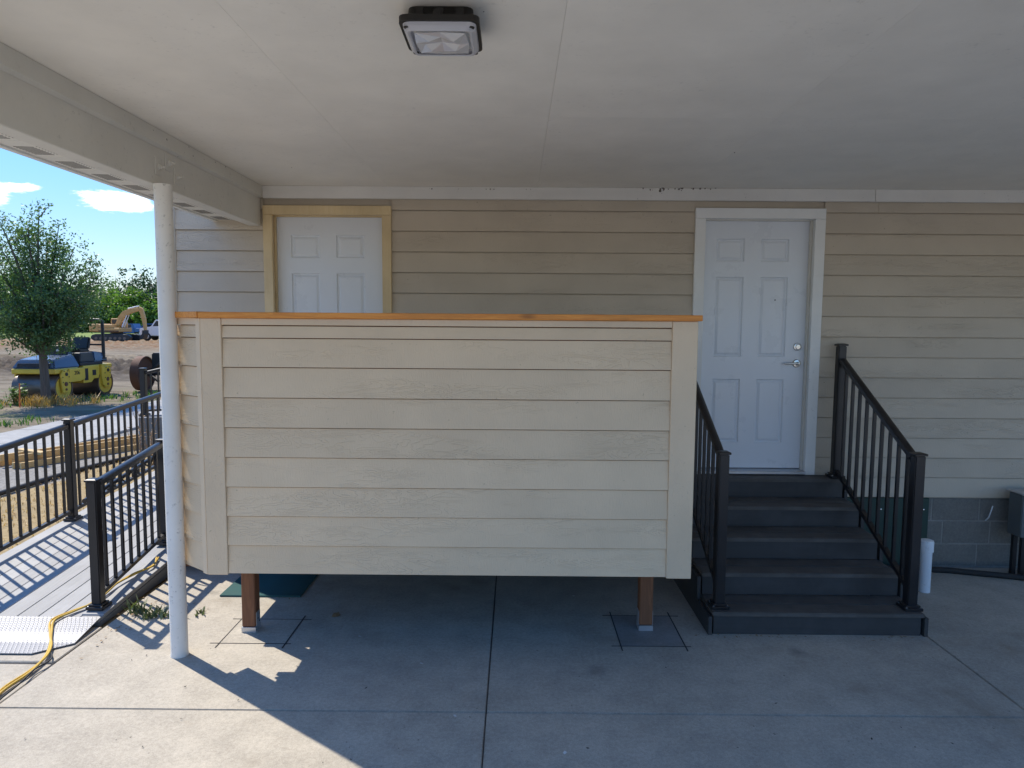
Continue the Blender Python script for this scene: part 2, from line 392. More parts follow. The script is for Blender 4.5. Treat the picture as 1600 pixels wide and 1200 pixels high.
def plate_mat():
    """galvanised tread plate: alternating raised lozenges as fine relief"""
    M = Mat('tread_plate'); v = M.coord((34, 34, 34), False)
    vo = M.n('ShaderNodeTexVoronoi'); vo.inputs['Scale'].default_value = 1.0; vo.inputs['Randomness'].default_value = 0.0
    mp = M.n('ShaderNodeMapping'); mp.inputs['Rotation'].default_value = (0, 0, R(45)); mp.inputs['Scale'].default_value = (1.5, 0.8, 1); M.l(v, mp.inputs['Vector']); M.l(mp.outputs[0], vo.inputs['Vector'])
    h = M.rng(vo.outputs['Distance'], 0.22, 0.42, 1, 0)
    cc = M.mix(M.rng(h, 0, 1, 0.0, 1.0), (0.28, 0.28, 0.29), (0.44, 0.44, 0.445)); M.color(cc)
    M.set(Roughness=0.45, Metallic=0.35); M.bump(h, 0.8, 0.006); return M.m
MT['plate'] = plate_mat()

def ground_mat():
    """site soil: straw by the ramp, gravel strip, bare rutted dirt, dark clods, then grass at the far side"""
    M = Mat('site_soil'); tc = M.n('ShaderNodeTexCoord'); v = tc.outputs['Object']
    sp = M.n('ShaderNodeSeparateXYZ'); M.l(v, sp.inputs[0]); X, Y = sp.outputs['X'], sp.outputs['Y']
    big = M.noise(v, 0.22, 6, 0.6); mid = M.noise(v, 1.4, 7, 0.65); fine = M.noise(v, 22, 6, 0.7)
    st = M.n('ShaderNodeMapping'); st.inputs['Scale'].default_value = (0.35, 1.6, 1); M.l(v, st.inputs['Vector'])
    rut = M.noise(st.outputs[0], 1.1, 6, 0.6)
    dirt = M.mix(M.rng(rut, 0.36, 0.64), (0.10, 0.078, 0.052), (0.25, 0.205, 0.145))
    dirt = M.mix(M.rng(mid, 0.35, 0.7, 0, 0.6), dirt, (0.23, 0.192, 0.14))
    # turned soil further out is redder
    dirt = M.mix(M.math('MULTIPLY', M.rng(Y, 45, 62), M.rng(mid, 0.4, 0.6, 0.2, 0.8)), dirt, (0.32, 0.20, 0.10))
    yb = M.math('ADD', Y, M.rng(big, 0.2, 0.8, -4, 4))
    bm1 = M.math('MULTIPLY', M.rng(M.math('ABSOLUTE', M.math('SUBTRACT', yb, 30.0)), 3.5, 7.0, 1, 0), M.rng(mid, 0.30, 0.46))
    dirt = M.mix(M.math('MULTIPLY', bm1, 0.85), dirt, (0.060, 0.046, 0.036))
    bm2 = M.math('MULTIPLY', M.rng(M.math('ABSOLUTE', M.math('SUBTRACT', yb, 60.0)), 6.0, 12.0, 1, 0), M.rng(mid, 0.42, 0.58))
    dirt = M.mix(M.math('MULTIPLY', bm2, 0.8), dirt, (0.17, 0.09, 0.045))
    # patches of weeds among the ruts
    gp = M.math('MULTIPLY', M.rng(M.noise(v, 0.7, 5, 0.6), 0.52, 0.64), M.rng(Y, 24, 17, 0, 0.75))
    dirt = M.mix(gp, dirt, M.mix(fine, (0.06, 0.085, 0.028), (0.15, 0.17, 0.06)))
    wob = M.math('ADD', X, M.rng(mid, 0.2, 0.8, -0.5, 0.5))
    straw = M.mix(fine, (0.16, 0.105, 0.045), (0.50, 0.40, 0.23))
    straw = M.mix(M.rng(mid, 0.5, 0.7, 0, 0.55), straw, (0.20, 0.17, 0.11))
    grav = M.mix(M.rng(fine, 0.3, 0.7), (0.15, 0.14, 0.125), (0.34, 0.325, 0.30))
    near = M.mix(M.rng(wob, -6.15, -6.0), grav, straw)
    c = M.mix(M.rng(wob, -9.6, -9.3), dirt, near)
    c = M.mix(M.rng(Y, 14.5, 19), c, dirt)
    grass = M.mix(M.rng(M.noise(v, 3.0, 6), 0.3, 0.7), (0.13, 0.19, 0.045), (0.25, 0.30, 0.095))
    yw = M.math('ADD', Y, M.rng(big, 0.2, 0.8, -9, 9))
    c = M.mix(M.rng(yw, 82, 88), c, grass)
    M.color(c); M.set(Roughness=0.95); M.b.inputs['Specular IOR Level'].default_value = 0.15
    M.bump(M.math('ADD', M.math('MULTIPLY', fine, 0.35), mid), 0.7, 0.05)
    return M.m
MT['ground'] = ground_mat()

# ------------------------------------------------------------------ ground
def hash_noise(x, y, seed=0):
    """smooth value noise on numpy arrays"""
    rs = np.random.RandomState(seed); T = rs.rand(256, 256)
    xi = np.floor(x).astype(int); yi = np.floor(y).astype(int); fx = x - xi; fy = y - yi
    fx = fx * fx * (3 - 2 * fx); fy = fy * fy * (3 - 2 * fy)
    g = lambda a, b: T[a % 256, b % 256]
    return (g(xi, yi) * (1 - fx) + g(xi + 1, yi) * fx) * (1 - fy) + (g(xi, yi + 1) * (1 - fx) + g(xi + 1, yi + 1) * fx) * fy
def fbm(x, y, seed=0, oct=5):
    a = 0; amp = 0.5
    for o in range(oct): a = a + amp * hash_noise(x * 2 ** o, y * 2 ** o, seed + o); amp *= 0.5
    return a
def band(y, c, w): return np.exp(-((y - c) / w) ** 2)
def ground_z(x, y):
    x = np.asarray(x, float); y = np.asarray(y, float)
    z = -0.035 + 0 * x
    site = np.clip((-x - 9.9) / 1.5, 0, 1) * np.clip((y - 15) / 6, 0, 1)
    site = np.maximum(site, np.clip((y - 19) / 5, 0, 1) * np.clip((-x - 4) / 3, 0, 1))
    wob = 5 * (hash_noise(x * 0.09, y * 0.09, 3) - 0.5)
    berm = 0.62 * band(y + wob, 28.5, 4.0) + 0.4 * band(y + wob, 36, 3.0) + 0.55 * band(y + wob * 1.5, 62, 6) + 0.25 * band(y + wob, 52, 4)
    clod = np.maximum(fbm(x * 3.1, y * 3.1, 11) - 0.40, 0) * 1.6
    keep = np.clip((np.hypot((x + 12.6), (y - 18.8)) - 2.0) / 2, 0, 1) * np.clip((np.hypot((x + 11.2), (y - 20.6)) - 1.3) / 1.5, 0, 1)
    z = z + site * keep * (berm * clod * 1.25 + 0.10 * (fbm(x * 0.6, y * 1.6, 5) - 0.5) + 0.05)
    z = z + np.clip((y - 88) / 60, 0, 1) * 0.5
    return z
def build_ground():
    us = np.unique(np.concatenate([np.linspace(-40, -1.5, 14), np.linspace(-1.2, -0.30, 190), np.linspace(-0.25, 40, 22)]))
    ys = np.concatenate([[-900, -300, -100, -40, -15, -6, 0.6], np.geomspace(1.6, 7, 14)[:-1], np.geomspace(7, 100, 420)[:-1], np.geomspace(100, 2600, 26)])
    V = []; nx = len(us)
    for y in ys:
        yy = max(abs(y), 18.0 / 1.0) if y < 4 else y
        V.append(np.stack([us * max(y, 6) if y > 4 else us * (6 if y > -20 else abs(y)), np.full(nx, y), np.zeros(nx)], 1))
    V = np.concatenate(V); V[:, 2] = ground_z(V[:, 0], V[:, 1])
    me = bpy.data.meshes.new('ground')
    Fc = [(j * nx + i, j * nx + i + 1, (j + 1) * nx + i + 1, (j + 1) * nx + i) for j in range(len(ys) - 1) for i in range(nx - 1)]
    me.from_pydata(V.tolist(), [], Fc); me.materials.append(MT['ground'])
    for p in me.polygons: p.use_smooth = True
    return struct(place(me, 'ground'))
build_ground()

# concrete slab under the carport, panels parted by tooled joints
slab = bpy.data.objects.new('concrete_slab', None); col.objects.link(slab); struct(slab); PI_[slab.name] = Matrix.Identity(4)
B().box(-2.735, 8.2, -5.2, 5.70, -0.14, -0.012).obj('slab_base', MT['joint'], slab)
xs = [-2.735, -0.14, 2.735, 5.6, 8.2]; ysl = [-5.2, -2.4, 0.55, 3.44, 5.70]
for i in range(4):
    for j in range(4):
        g = 0.0032
        B().box(xs[i] + (g if i else 0), xs[i + 1] - g, ysl[j] + g, ysl[j + 1] - g, -0.12, 0.0).bevel(0.004, 2).obj('slab_panel', MT['concrete'], slab)
def saw_pad(x0, x1, y0, y1, skew=0.0):
    B().box(x0, x1, y0, y1, -0.02, 0.0015).obj('footing_pad', MT['pad'] if x0 > 0 else MT['concrete'], slab)
    o = 0.06
    for (a, b, w) in (((x0, y0 - o), (x0, y1 + o), .007), ((x1, y0 - o), (x1, y1 + o), .008), ((x0 - o, y0), (x1 + o * .6, y0), .004), ((x0 - o, y1), (x1 + o, y1), .004)):
        B().bar((*a, 0.001), (*b, 0.001), w, 0.0035).obj('saw_cut', MT['cutline'], slab)
saw_pad(0.685, 1.095, 4.20, 4.66); saw_pad(-1.87, -1.45, 4.19, 4.55)
# concrete apron in front of the ramp
ap = B().box(-5.6, -2.755, -5.2, 3.93, -0.15, -0.012).bevel(0.006).obj('concrete_apron', MT['concrete']); struct(ap)
ap2 = B().box(-5.6, -2.755, 3.945, 4.42, -0.15, -0.004).bevel(0.006).obj('concrete_apron', MT['concrete']); struct(ap2)
dv = bpy.data.objects.new('bounce_paving', None); col.objects.link(dv); struct(dv); PI_[dv.name] = Matrix.Identity(4)  # unseen pale paving added behind the camera to bounce sunlight under the roof
for i in range(7):
    for j in range(7):
        B().box(-8 + 3.6 * i + .006, -8 + 3.6 * (i + 1) - .006, -5.205 - 3.6 * (j + 1) + .006, -5.205 - 3.6 * j - .006, -.15, -.003).obj('bounce_slab', MT['bounce'], dv)
# walkway between site and ramp
wk = B()
for k in range(12): wk.box(-9.3, -7.5, 3.0 + k * 1.5 + 0.006, 4.5 + k * 1.5 - 0.006, -0.09, 0.012)
walk = bpy.data.objects.new('concrete_walkway', None); col.objects.link(walk); struct(walk); PI_[walk.name] = Matrix.Identity(4)
wk.bm.free()
for k in range(11):
    B().box(-9.35, -7.35, 2.2 + k * 1.5 + 0.006, 3.7 + k * 1.5 - 0.006, -0.09, 0.012).bevel(0.008).obj('walkway_slab', MT['walk'], walk)

# ------------------------------------------------------------------ house
WY = 5.69
house = thing('house', 'beige clapboard house wall with two white doors behind the carport', 'house', (2.0, WY, 0))
XL, XR = -2.84, 8.0
D1 = (-2.07, -1.022); D2 = (1.457, 2.516); DT = 2.990; FLOOR = 0.80
core = B()
for (a, b, z0, z1) in ((XL + .02, D1[0] + .05, .6, 4.3), (D1[1] - .05, D2[0] + .05, .6, 4.3), (D2[1] - .05, XR, .6, 4.3), (D1[0] + .05, D1[1] - .05, DT - .05, 4.3), (D2[0] + .05, D2[1] - .05, DT - .05, 4.3), (D1[0] + .05, D1[1] - .05, .6, FLOOR - .02), (D2[0] + .05, D2[1] - .05, .6, FLOOR - .02)):
    core.box(a, b, WY + .024, WY + .17, z0, z1)
core.box(XL + .02, XL + .17, WY + .17, 13, .6, 4.3); core.box(XR - .15, XR, WY + .17, 13, .6, 4.3); core.box(XL + .17, XR - .15, 12.85, 13, .6, 4.3)
core.obj('wall', MT['siding_wall'], house)
B().box(XL + .3, XR - .3, WY + .3, 12.8, .62, .78).obj('floor', MT['dark'], house)
rf = B().prism([(5.45, 4.25), (5.35, 4.38), (9.4, 6.0), (13.5, 4.38), (13.4, 4.25), (9.4, 5.8)], XL - .05, XR + .4, 'X').obj('roof', MT['roof'], house)

def lap_board(x0, x1, z0, z1, y=WY, depth=0.013, mat='siding_wall', parent=house, name='siding_board'):
    poly = [(y, z0), (y + 0.021, z0), (y + 0.021, z1 - .0055), (y + depth, z1 - .0055)]
    return B().prism(poly, x0, x1, 'X').obj(name, MT[mat], parent)
LAP = 0.168
for k in range(-14, 2):
    z0 = 2.961 + LAP * (k - 1); z1 = z0 + LAP
    if z0 < .6: continue
    z1 = min(z1, 3.14)
    segs = [(XL + .04, D1[0]), (D1[1], D2[0]), (D2[1], XR)] if z0 > FLOOR - .1 else [(XL + .04, XR)]
    for a, b in segs:
        if a == D2[1] or len(segs) == 1:
            j = 2.95 if k == 1 else (5.2 if k % 2 else 6.6)
            pcs = [(a, j - .0015), (j + .0015, b)]
        else: pcs = [(a, b)]
        for p, q in pcs: lap_board(p, q, z0 + .0015, z1)
# boards of the end wall, seen edge-on
for k in range(15):
    z0 = .609 + LAP * k
    B().prism([(XL, z0), (XL + .02, z0), (XL + .02, z0 + LAP - .001), (XL + .011, z0 + LAP - .001)], WY + .04, 13.0, 'Y').obj('siding_board', MT['siding_wall'], house)
B().box(XL - .012, XL + .038, WY - .012, WY + .04, .602, 3.2).bevel(.003).obj('corner_trim', MT['white'], house)

def door(x0, x1, tw, matf, with_lock):
    """frame, six-panel slab set back in its jambs"""
    y0 = WY - .022
    fr = B()
    fr.box(x0, x0 + tw, y0, WY + .02, FLOOR - .005, DT - tw); fr.box(x1 - tw, x1, y0, WY + .02, FLOOR - .005, DT - tw); fr.box(x0, x1, y0 - .001, WY + .02, DT - tw + .001, DT)
    frame = fr.bevel(.003).obj('door_frame', MT[matf], house)
    jb = B(); i0, i1, it = x0 + tw - .006, x1 - tw + .006, DT - tw + .006
    jb.box(i0 - .02, i0, WY + .021, WY + .17, FLOOR, it); jb.box(i1, i1 + .02, WY + .021, WY + .17, FLOOR, it); jb.box(i0, i1, WY + .021, WY + .17, it, it + .02)
    jb.box(i0, i0 + .012, WY + .04, WY + .078, FLOOR, it); jb.box(i1 - .012, i1, WY + .04, WY + .078, FLOOR, it); jb.box(i0 + .0125, i1 - .0125, WY + .04, WY + .078, it - .012, it)
    jb.bevel(.002).obj('door_jamb', MT['primer' if matf == 'primer' else 'jamb'], house)
    B().box(i0 + .001, i1 - .001, WY - .035, WY + .12, FLOOR + .0, FLOOR + .026).bevel(.004).obj('sill', MT['galv'], house)
    # slab: one sheet, each of six panels pressed in and raised again
    ya = WY + .082; a, b = i0 + .003, i1 - .003; W = b - a; T = it - .003; H = T - (FLOOR + .032)
    cu = [0, .135, .40, .555, .82, 1.0]
    if True: cu = [0, .137, .40, .553, .812, 1.0]
    cz = [1.0, 1 - .073, 1 - .163, 1 - .224, 1 - .544, 1 - .635, 1 - .895, 0][::-1]
    bm = bmesh.new(); Z0 = FLOOR + .032
    g = [[bm.verts.new((a + W * u, ya, Z0 + H * w)) for u in cu] for w in cz]
    pan = []
    for r in range(len(cz) - 1):
        for c in range(5):
            f = bm.faces.new([g[r][c], g[r][c + 1], g[r + 1][c + 1], g[r + 1][c]])
            if c in (1, 3) and r in (1, 3, 5): pan.append(f)
    bmesh.ops.recalc_face_normals(bm, faces=bm.faces)
    for f in bm.faces:
        if f.normal.y > 0: f.normal_flip()
    bmesh.ops.inset_individual(bm, faces=pan, thickness=.009, depth=-.012)
    bmesh.ops.inset_individual(bm, faces=pan, thickness=.010, depth=-.002)
    bmesh.ops.inset_individual(bm, faces=pan, thickness=.028, depth=.011)
    bd = B(); bd.bm.free(); bd.bm = bm
    bnd = [e for e in bm.edges if len(e.link_faces) == 1]
    ex = bmesh.ops.extrude_edge_only(bm, edges=bnd)
    for v_ in ex['geom']:
        if isinstance(v_, bmesh.types.BMVert): v_.co.y += .042
    sl = bd.obj('door', MT['door'], house)
    if with_lock:
        cx = b - .068; zc = 1.865; zl = 1.725
        k = B(); k.disc_ring((cx, ya, zc), (0, -1, 0), [(.034, 0), (.034, .008), (.030, .014), (.020, .016), (.018, .026), (0, .027)], 24)
        k.box(cx - .002, cx + .002, ya - .029, ya - .0265, zc - .008, zc + .008); k.obj('deadbolt', MT['steel'], sl, True)
        k = B(); k.disc_ring((cx, ya, zl), (0, -1, 0), [(.035, 0), (.035, .007), (.030, .013), (.014, .015), (.012, .045), (0, .047)], 24)
        k.tube([(cx, ya - .042, zl), (cx - .03, ya - .046, zl + .002), (cx - .08, ya - .044, zl), (cx - .115, ya - .038, zl - .004)], [.011, .010, .009, .008], 10)
        k.obj('lever_handle', MT['steel'], sl, True)
        B().disc_ring((a + W * .70, ya - .001, Z0 + H * .685), (0, -1, 0), [(.006, 0), (.005, .003), (0, .003)], 10).obj('peephole', MT['dark'], sl)
door(D1[0], D1[1], .075, 'primer', False)
door(D2[0], D2[1], .085, 'white', True)

# block foundation
B().box(XL + .03, XR, WY + .0445, WY + .2, -.1, .60).obj('mortar_bed', MT['mortar'], house)
bl = B().box(-.198, .198, 0, .06, .003, .192).bevel(.004).mesh('block', MT['block'])
hb = B().box(-.098, .098, 0, .06, .003, .192).bevel(.004).mesh('block', MT['block'])
for c in range(3):
    n = 0; x = XL + .03 + (.2 if c % 2 == 0 else .1)
    x = XL + .23 + (0 if c % 2 else -.1)
    while x < XR - .2:
        place(bl, 'block', house, (x, WY + .042, .0 + c * .1985)); x += .404
B().box(2.74, 3.505, WY + .005, WY + .03, 0.0, .598).bevel(.003).obj('skirting_panel', MT['green'], house)
for sx in (3.10, 3.46):
    B().disc_ring((sx, WY + .005, .50), (0, -1, 0), [(.007, 0), (.007, .004), (0, .006)], 8).obj('screw', MT['steel'], house)
B().tube([(4.01, WY + .04, .40), (4.01, WY + .0, .44), (4.012, WY - .02, .50), (4.03, WY - .01, .54)], .005, 6).obj('wire_stub', MT['pvc'], house, True)

# ------------------------------------------------------------------ carport
carport = thing('carport', 'white painted carport roof with flat ceiling and side beam over the slab', 'carport', (0, 3.0, 0))
CZ = 3.145; CX0, CX1, CY0 = -2.07, 7.0, 1.8
xsE = [CX0] + [-1.05 + 1.22 * k for k in range(8)]; xsE = [x for x in xsE if x < CX1] + [CX1]
ysE = [CY0, 3.79, WY]
for i in range(len(xsE) - 1):
    for j in range(len(ysE) - 1):
        g = .0005
        B().box(xsE[i] + g, xsE[i + 1] - g, ysE[j] + g, ysE[j + 1] - g, CZ, CZ + .012).obj('ceiling_panel', MT['ceiling'], carport)
B().box(-2.44, CX1 + .1, CY0 - .1, WY - .02, CZ + .02, CZ + .16).obj('roof_frame', MT['ceiling'], carport)
B().prism([(-2.50, CZ + .14), (-2.50, CZ + .17), (2.7, CZ + .62), (CX1 + .2, CZ + .17), (CX1 + .2, CZ + .14), (2.7, CZ + .16)], CY0 - .2, WY + .3, 'Y').obj('roof', MT['roof'], carport)
# side beam, ledger and bolts
B().box(-2.19, -2.092, CY0, WY - .001, 2.825, CZ - .001).bevel(.004).obj('beam', MT['beam'], carport)
B().prism([(-2.091, 3.045), (-2.066, 3.058), (-2.066, CZ - .002), (-2.091, CZ - .002)], CY0, WY - .002, 'Y').obj('ledger_board', MT['beam'], carport)
B().box(-2.225, -2.1915, CY0, 4.0, 2.845, 2.872).obj('soffit_channel', MT['white'], carport)
B().box(-2.225, -2.1915, 4.05, WY - .002, 2.845, 2.872).obj('soffit_channel', MT['white'], carport)
for by, bz in ((4.07, 2.935), (4.19, 2.985), (4.29, 2.925)):
    p = B().box(-2.092, -2.086, by - .035, by + .035, bz - .05, bz + .05).bevel(.002).obj('bolt_plate', MT['beam'], carport)
    B().disc_ring((-2.086, by + .01, bz), (1, 0, 0), [(.020, 0), (.020, .004), (.014, .005), (.014, .016), (.007, .017), (.007, .034), (0, .034)], 6).obj('bolt', MT['beam'], p)
B().box(CX1 - .1, CX1, CY0, WY - .02, 2.825, CZ - .001).obj('beam', MT['beam'], carport)
B().box(CX0 + .03, CX1 - .1, CY0, CY0 + .1, 2.98, CZ - .001).obj('beam', MT['beam'], carport)
# frieze where ceiling meets the wall
B().box(-2.065, 2.9, WY - .03, WY - .001, 3.045, CZ - .001).bevel(.003).obj('frieze_board', MT['frieze'], carport)
B().box(2.902, CX1, WY - .03, WY - .001, 3.045, CZ - .001).bevel(.003).obj('frieze_board', MT['frieze'], carport)
# vented eave soffit beyond the beam
yv = CY0
while yv < WY + .1:
    pn = B().box(-2.455, -2.1925, yv + .001, min(yv + .304, WY + .2), 2.873, 2.882).obj('soffit_panel', MT['soffit'], carport)
    vs = B()
    for cx in (-2.385, -2.275):
        for q in range(8):
            vs.hexa([(cx - .045, yv + .05 + q * .021, 2.8715), (cx + .045, yv + .062 + q * .021, 2.8715), (cx + .045, yv + .0690 + q * .021, 2.8715), (cx - .045, yv + .0570 + q * .021, 2.8715),
                     (cx - .045, yv + .05 + q * .021, 2.874), (cx + .045, yv + .062 + q * .021, 2.874), (cx + .045, yv + .0690 + q * .021, 2.874), (cx - .045, yv + .0570 + q * .021, 2.874)])
    stuff(vs.obj('vent_slots', MT['slot'], pn))
    gr = B().box(-2.455, -2.1925, yv + .2425, yv + .2465, 2.8705, 2.8735).obj('soffit_rib', MT['soffit'], pn)
    yv += .305
B().box(-2.49, -2.4555, CY0 - .1, WY + .2, 2.862, CZ + .15).bevel(.003).obj('fascia', MT['white'], carport)
# front-left steel post
pc = B(); pc.disc_ring((-2.046, 4.034, 0), (0, 0, 1), [(0, .0005), (.052, .0005), (.052, .006), (.0495, .02), (.0495, 2.80), (.051, 2.825), (0, 2.825)], 28)
pc.obj('post', MT['post_white'], carport, True)
pc = B(); pc.disc_ring((-2.14, 2.0, 0), (0, 0, 1), [(0, .0005), (.0495, .0005), (.0495, 2.825), (0, 2.825)], 20); pc.obj('post', MT['post_white'], carport, True)
pc = B(); pc.disc_ring((6.93, 2.0, 0), (0, 0, 1), [(0, .0005), (.0495, .0005), (.0495, 2.825), (0, 2.825)], 20); pc.obj('post', MT['post_white'], carport, True)

# ceiling light
lt = thing('ceiling_light', 'square dark bronze ceiling light with clear prismatic lens under the carport', 'ceiling light', (-.275, 2.63, CZ))
def rsq(cx, cy, hx, hy, r, z, n=4):
    return [(cx + sx * (hx - r) + r * math.cos(a), cy + sy * (hy - r) + r * math.sin(a), z) for sx, sy, a0 in ((1, 1, 0), (-1, 1, 90), (-1, -1, 180), (1, -1, 270)) for a in [R(a0 + 90 * t / n) for t in range(n + 1)]]
def loft(bd, rings, cap0=True, cap1=True):
    vs = [[bd.bm.verts.new(p) for p in r] for r in rings]; n = len(vs[0])
    for a, c in zip(vs, vs[1:]):
        for k in range(n): bd.bm.faces.new([a[k], a[(k + 1) % n], c[(k + 1) % n], c[k]])
    if cap0: bd.bm.faces.new(vs[0][::-1])
    if cap1: bd.bm.faces.new(vs[-1])
cx, cy = -.274, 2.590
b_ = B(); loft(b_, [rsq(cx, cy + .01, .115, .090, .03, CZ - .0005), rsq(cx, cy + .01, .120, .10, .03, CZ - .045), rsq(cx, cy, .140, .140, .03, CZ - .052), rsq(cx, cy, .140, .140, .03, CZ - .072)])
for dx in (-.07, 0, .07): b_.box(cx + dx - .014, cx + dx + .014, cy - .100, cy - .080, CZ - .048, CZ - .012)
b_.box(cx - .142, cx - .12, cy - .05, cy - .02, CZ - .045, CZ - .02); b_.disc_ring((cx - .01, cy - .100, CZ - .03), (0, -1, 0), [(.012, 0), (.012, .004), (0, .004)], 12)
b_.obj('housing', MT['fixture'], lt, True)
b_ = B(); loft(b_, [rsq(cx, cy, .129, .129, .03, CZ - .0725), rsq(cx, cy, .126, .126, .03, CZ - .084), rsq(cx, cy, .112, .112, .02, CZ - .097), rsq(cx, cy, .104, .104, .02, CZ - .095)], True, False)
# faceted centre of the lens
ring = [b_.bm.verts.new((cx + .104 * math.cos(R(a)) * (1.3 if a % 90 else 1) * .93, cy + .104 * math.sin(R(a)) * (1.3 if a % 90 else 1) * .93, CZ - .095)) for a in range(0, 360, 45)]
mid = [b_.bm.verts.new((cx + .062 * math.cos(R(a)), cy + .062 * math.sin(R(a)), CZ - (.106 if (a // 45) % 2 else .098))) for a in range(0, 360, 45)]
ctr = b_.bm.verts.new((cx, cy, CZ - .090))
for k in range(8):
    b_.bm.faces.new([ring[k], ring[(k + 1) % 8], mid[(k + 1) % 8], mid[k]]); b_.bm.faces.new([mid[k], mid[(k + 1) % 8], ctr])
b_.obj('lens', MT['lens'], lt)
B().box(cx - .10, cx + .10, cy - .10, cy + .10, CZ - .0745, CZ - .0735).obj('reflector', MT['white'], lt)
for a, c in ((-1, -1), (1, -1), (-1, 1), (1, 1)):
    B().disc_ring((cx + a * .112, cy + c * .112, CZ - .0845), (0, 0, -1), [(.012, 0), (.010, .004), (0, .004)], 10).obj('screw', MT['fixture'], lt)

# mud daubs and cobweb dirt where ceiling, frieze and beam meet
md = B(); q = random.Random(61)
def daub(c, r):
    n = Vector((q.gauss(0, 1), q.gauss(0, 1), q.gauss(0, 1))).normalized(); a = n.orthogonal().normalized(); b_2 = n.cross(a)
    k_ = 6; top_ = md.bm.verts.new(c + Vector((0, -r * .5, -r * .5))); rg = [md.bm.verts.new(c + (Vector((1, 0, 0)) * math.cos(i * 1.047) + Vector((0, -.3, 1)) * math.sin(i * 1.047)) * r * q.uniform(.6, 1.2)) for i in range(k_)]
    for i in range(k_): md.bm.faces.new((rg[i], rg[(i + 1) % k_], top_))
for _ in range(26): daub(Vector((q.gauss(1.34, .14), WY - .033, CZ - .012 + q.gauss(0, .012))), q.uniform(.003, .011))
for _ in range(10): daub(Vector((q.gauss(-.35, .3), WY - .033, CZ - .02)), q.uniform(.002, .006))
for _ in range(14): daub(Vector((-2.068, q.gauss(4.55, .3), CZ - .008 - abs(q.gauss(0, .03)))), q.uniform(.002, .007))
for _ in range(3): daub(Vector((q.uniform(-1.9, 3.2), q.uniform(2.4, 5.4), CZ - .001)), q.uniform(.002, .005))
stuff(md.obj('mud_daubs', MT['bark'], carport))

# ------------------------------------------------------------------ porch counter (guard wall) on two posts
counter = thing('porch_counter', 'beige clapboard guard wall with cedar cap on two wooden posts', 'guard wall', (-.4, 4.2, 0))
FY = 3.91; CX_L, CX_R = -1.798, 1.038; BZ = .563
edges = [2.020, 1.948, 1.780, 1.604, 1.430, 1.256, 1.081, .907, .732, BZ]
fx0, fx1 = CX_L + .118, CX_R - .145
B().box(fx0 + .001, fx1 - .001, FY + .001, FY + .02, 2.0205, 2.058).bevel(.002).obj('top_trim', MT['siding_trim'], counter)
for zt, zb in zip(edges, edges[1:]):
    B().prism([(FY + .003, zb), (FY + .03, zb), (FY + .03, zt - .0055), (FY + .016, zt - .0055)], fx0 + .001, fx1 - .001, 'X').obj('siding_board', MT['siding'], counter)
B().box(CX_L + .0, fx0, FY - .004, FY + .028, BZ - .008, 2.058).bevel(.003).obj('corner_board', MT['siding_trim'], counter)
B().box(fx1, CX_R, FY - .004, FY + .028, BZ - .008, 2.058).bevel(.003).obj('corner_board', MT['siding_trim'], counter)
# backing frame and the right end
B().box(CX_L + .06, CX_R - .02, FY + .031, FY + .125, BZ + .03, 2.056).obj('wall_frame', MT['post_wood'], counter)
B().box(CX_R - .019, CX_R, FY + .029, FY + .145, BZ - .008, 2.058).bevel(.002).obj('end_board', MT['siding_trim'], counter)
B().box(CX_L + .06, CX_R - .02, FY + .126, FY + .144, BZ, 2.056).obj('inner_panel', MT['siding'], counter)
# short return running back at an angle on the left
A0 = Vector((CX_L, FY, 0)); ad = Vector((-.811, .585, 0)).normalized(); an = Vector((-ad.y, ad.x, 0))   # outward normal
if an.dot(Vector((-1, -1, 0))) < 0: an = -an
RL = .292
def ang(s, o, z): q = A0 + ad * s + an * o; return (q.x, q.y, z)
def angbox(s0, s1, o0, o1, z0, z1): return B().hexa([ang(s0, o1, z0), ang(s1, o1, z0), ang(s1, o0, z0), ang(s0, o0, z0), ang(s0, o1, z1), ang(s1, o1, z1), ang(s1, o0, z1), ang(s0, o0, z1)])
angbox(.004, .048, -.024, .004, BZ - .008, 2.058).bevel(.003).obj('corner_board', MT['siding_trim'], counter)
angbox(.050, RL - .01, -.024, -.001, 2.0205, 2.058).obj('top_trim', MT['siding_trim'], counter)
for zt, zb in zip(edges, edges[1:]):
    zb += .001
    B().hexa([ang(.049, -.003, zb), ang(RL, -.003, zb), ang(RL, -.03, zb), ang(.049, -.03, zb), ang(.049, -.016, zt - .0045), ang(RL, -.016, zt - .0045), ang(RL, -.03, zt - .0045), ang(.049, -.03, zt - .0045)]).obj('siding_board', MT['siding'], counter)
angbox(.05, RL - .02, -.12, -.031, BZ + .02, 2.056).obj('wall_frame', MT['post_wood'], counter)
# cedar cap in two pieces, mitred at the corner
zc0, zc1 = 2.0590, 2.093
q0 = Vector((-1.878, FY - .02, 0))
B().hexa([(-1.804, FY - .022, zc0), (1.057, FY - .022, zc0), (1.057, FY + .17, zc0), (-1.745, FY + .17, zc0), (-1.804, FY - .022, zc1), (1.057, FY - .022, zc1), (1.057, FY + .17, zc1), (-1.745, FY + .17, zc1)]).bevel(.003).obj('cedar_cap', MT['cap'], counter)
def cp(s, o): q = Vector((-1.809, FY - .022, 0)) + ad * s + an * o; return q
c4 = [cp(.0, .0), cp(RL + .02, .0), cp(RL + .02, -.19), Vector((-1.750, FY + .17, 0))]
B().hexa([(p.x, p.y, zc0 + .001) for p in c4] + [(p.x, p.y, zc1 + .002) for p in c4]).bevel(.003).obj('cedar_cap', MT['cap'], counter)
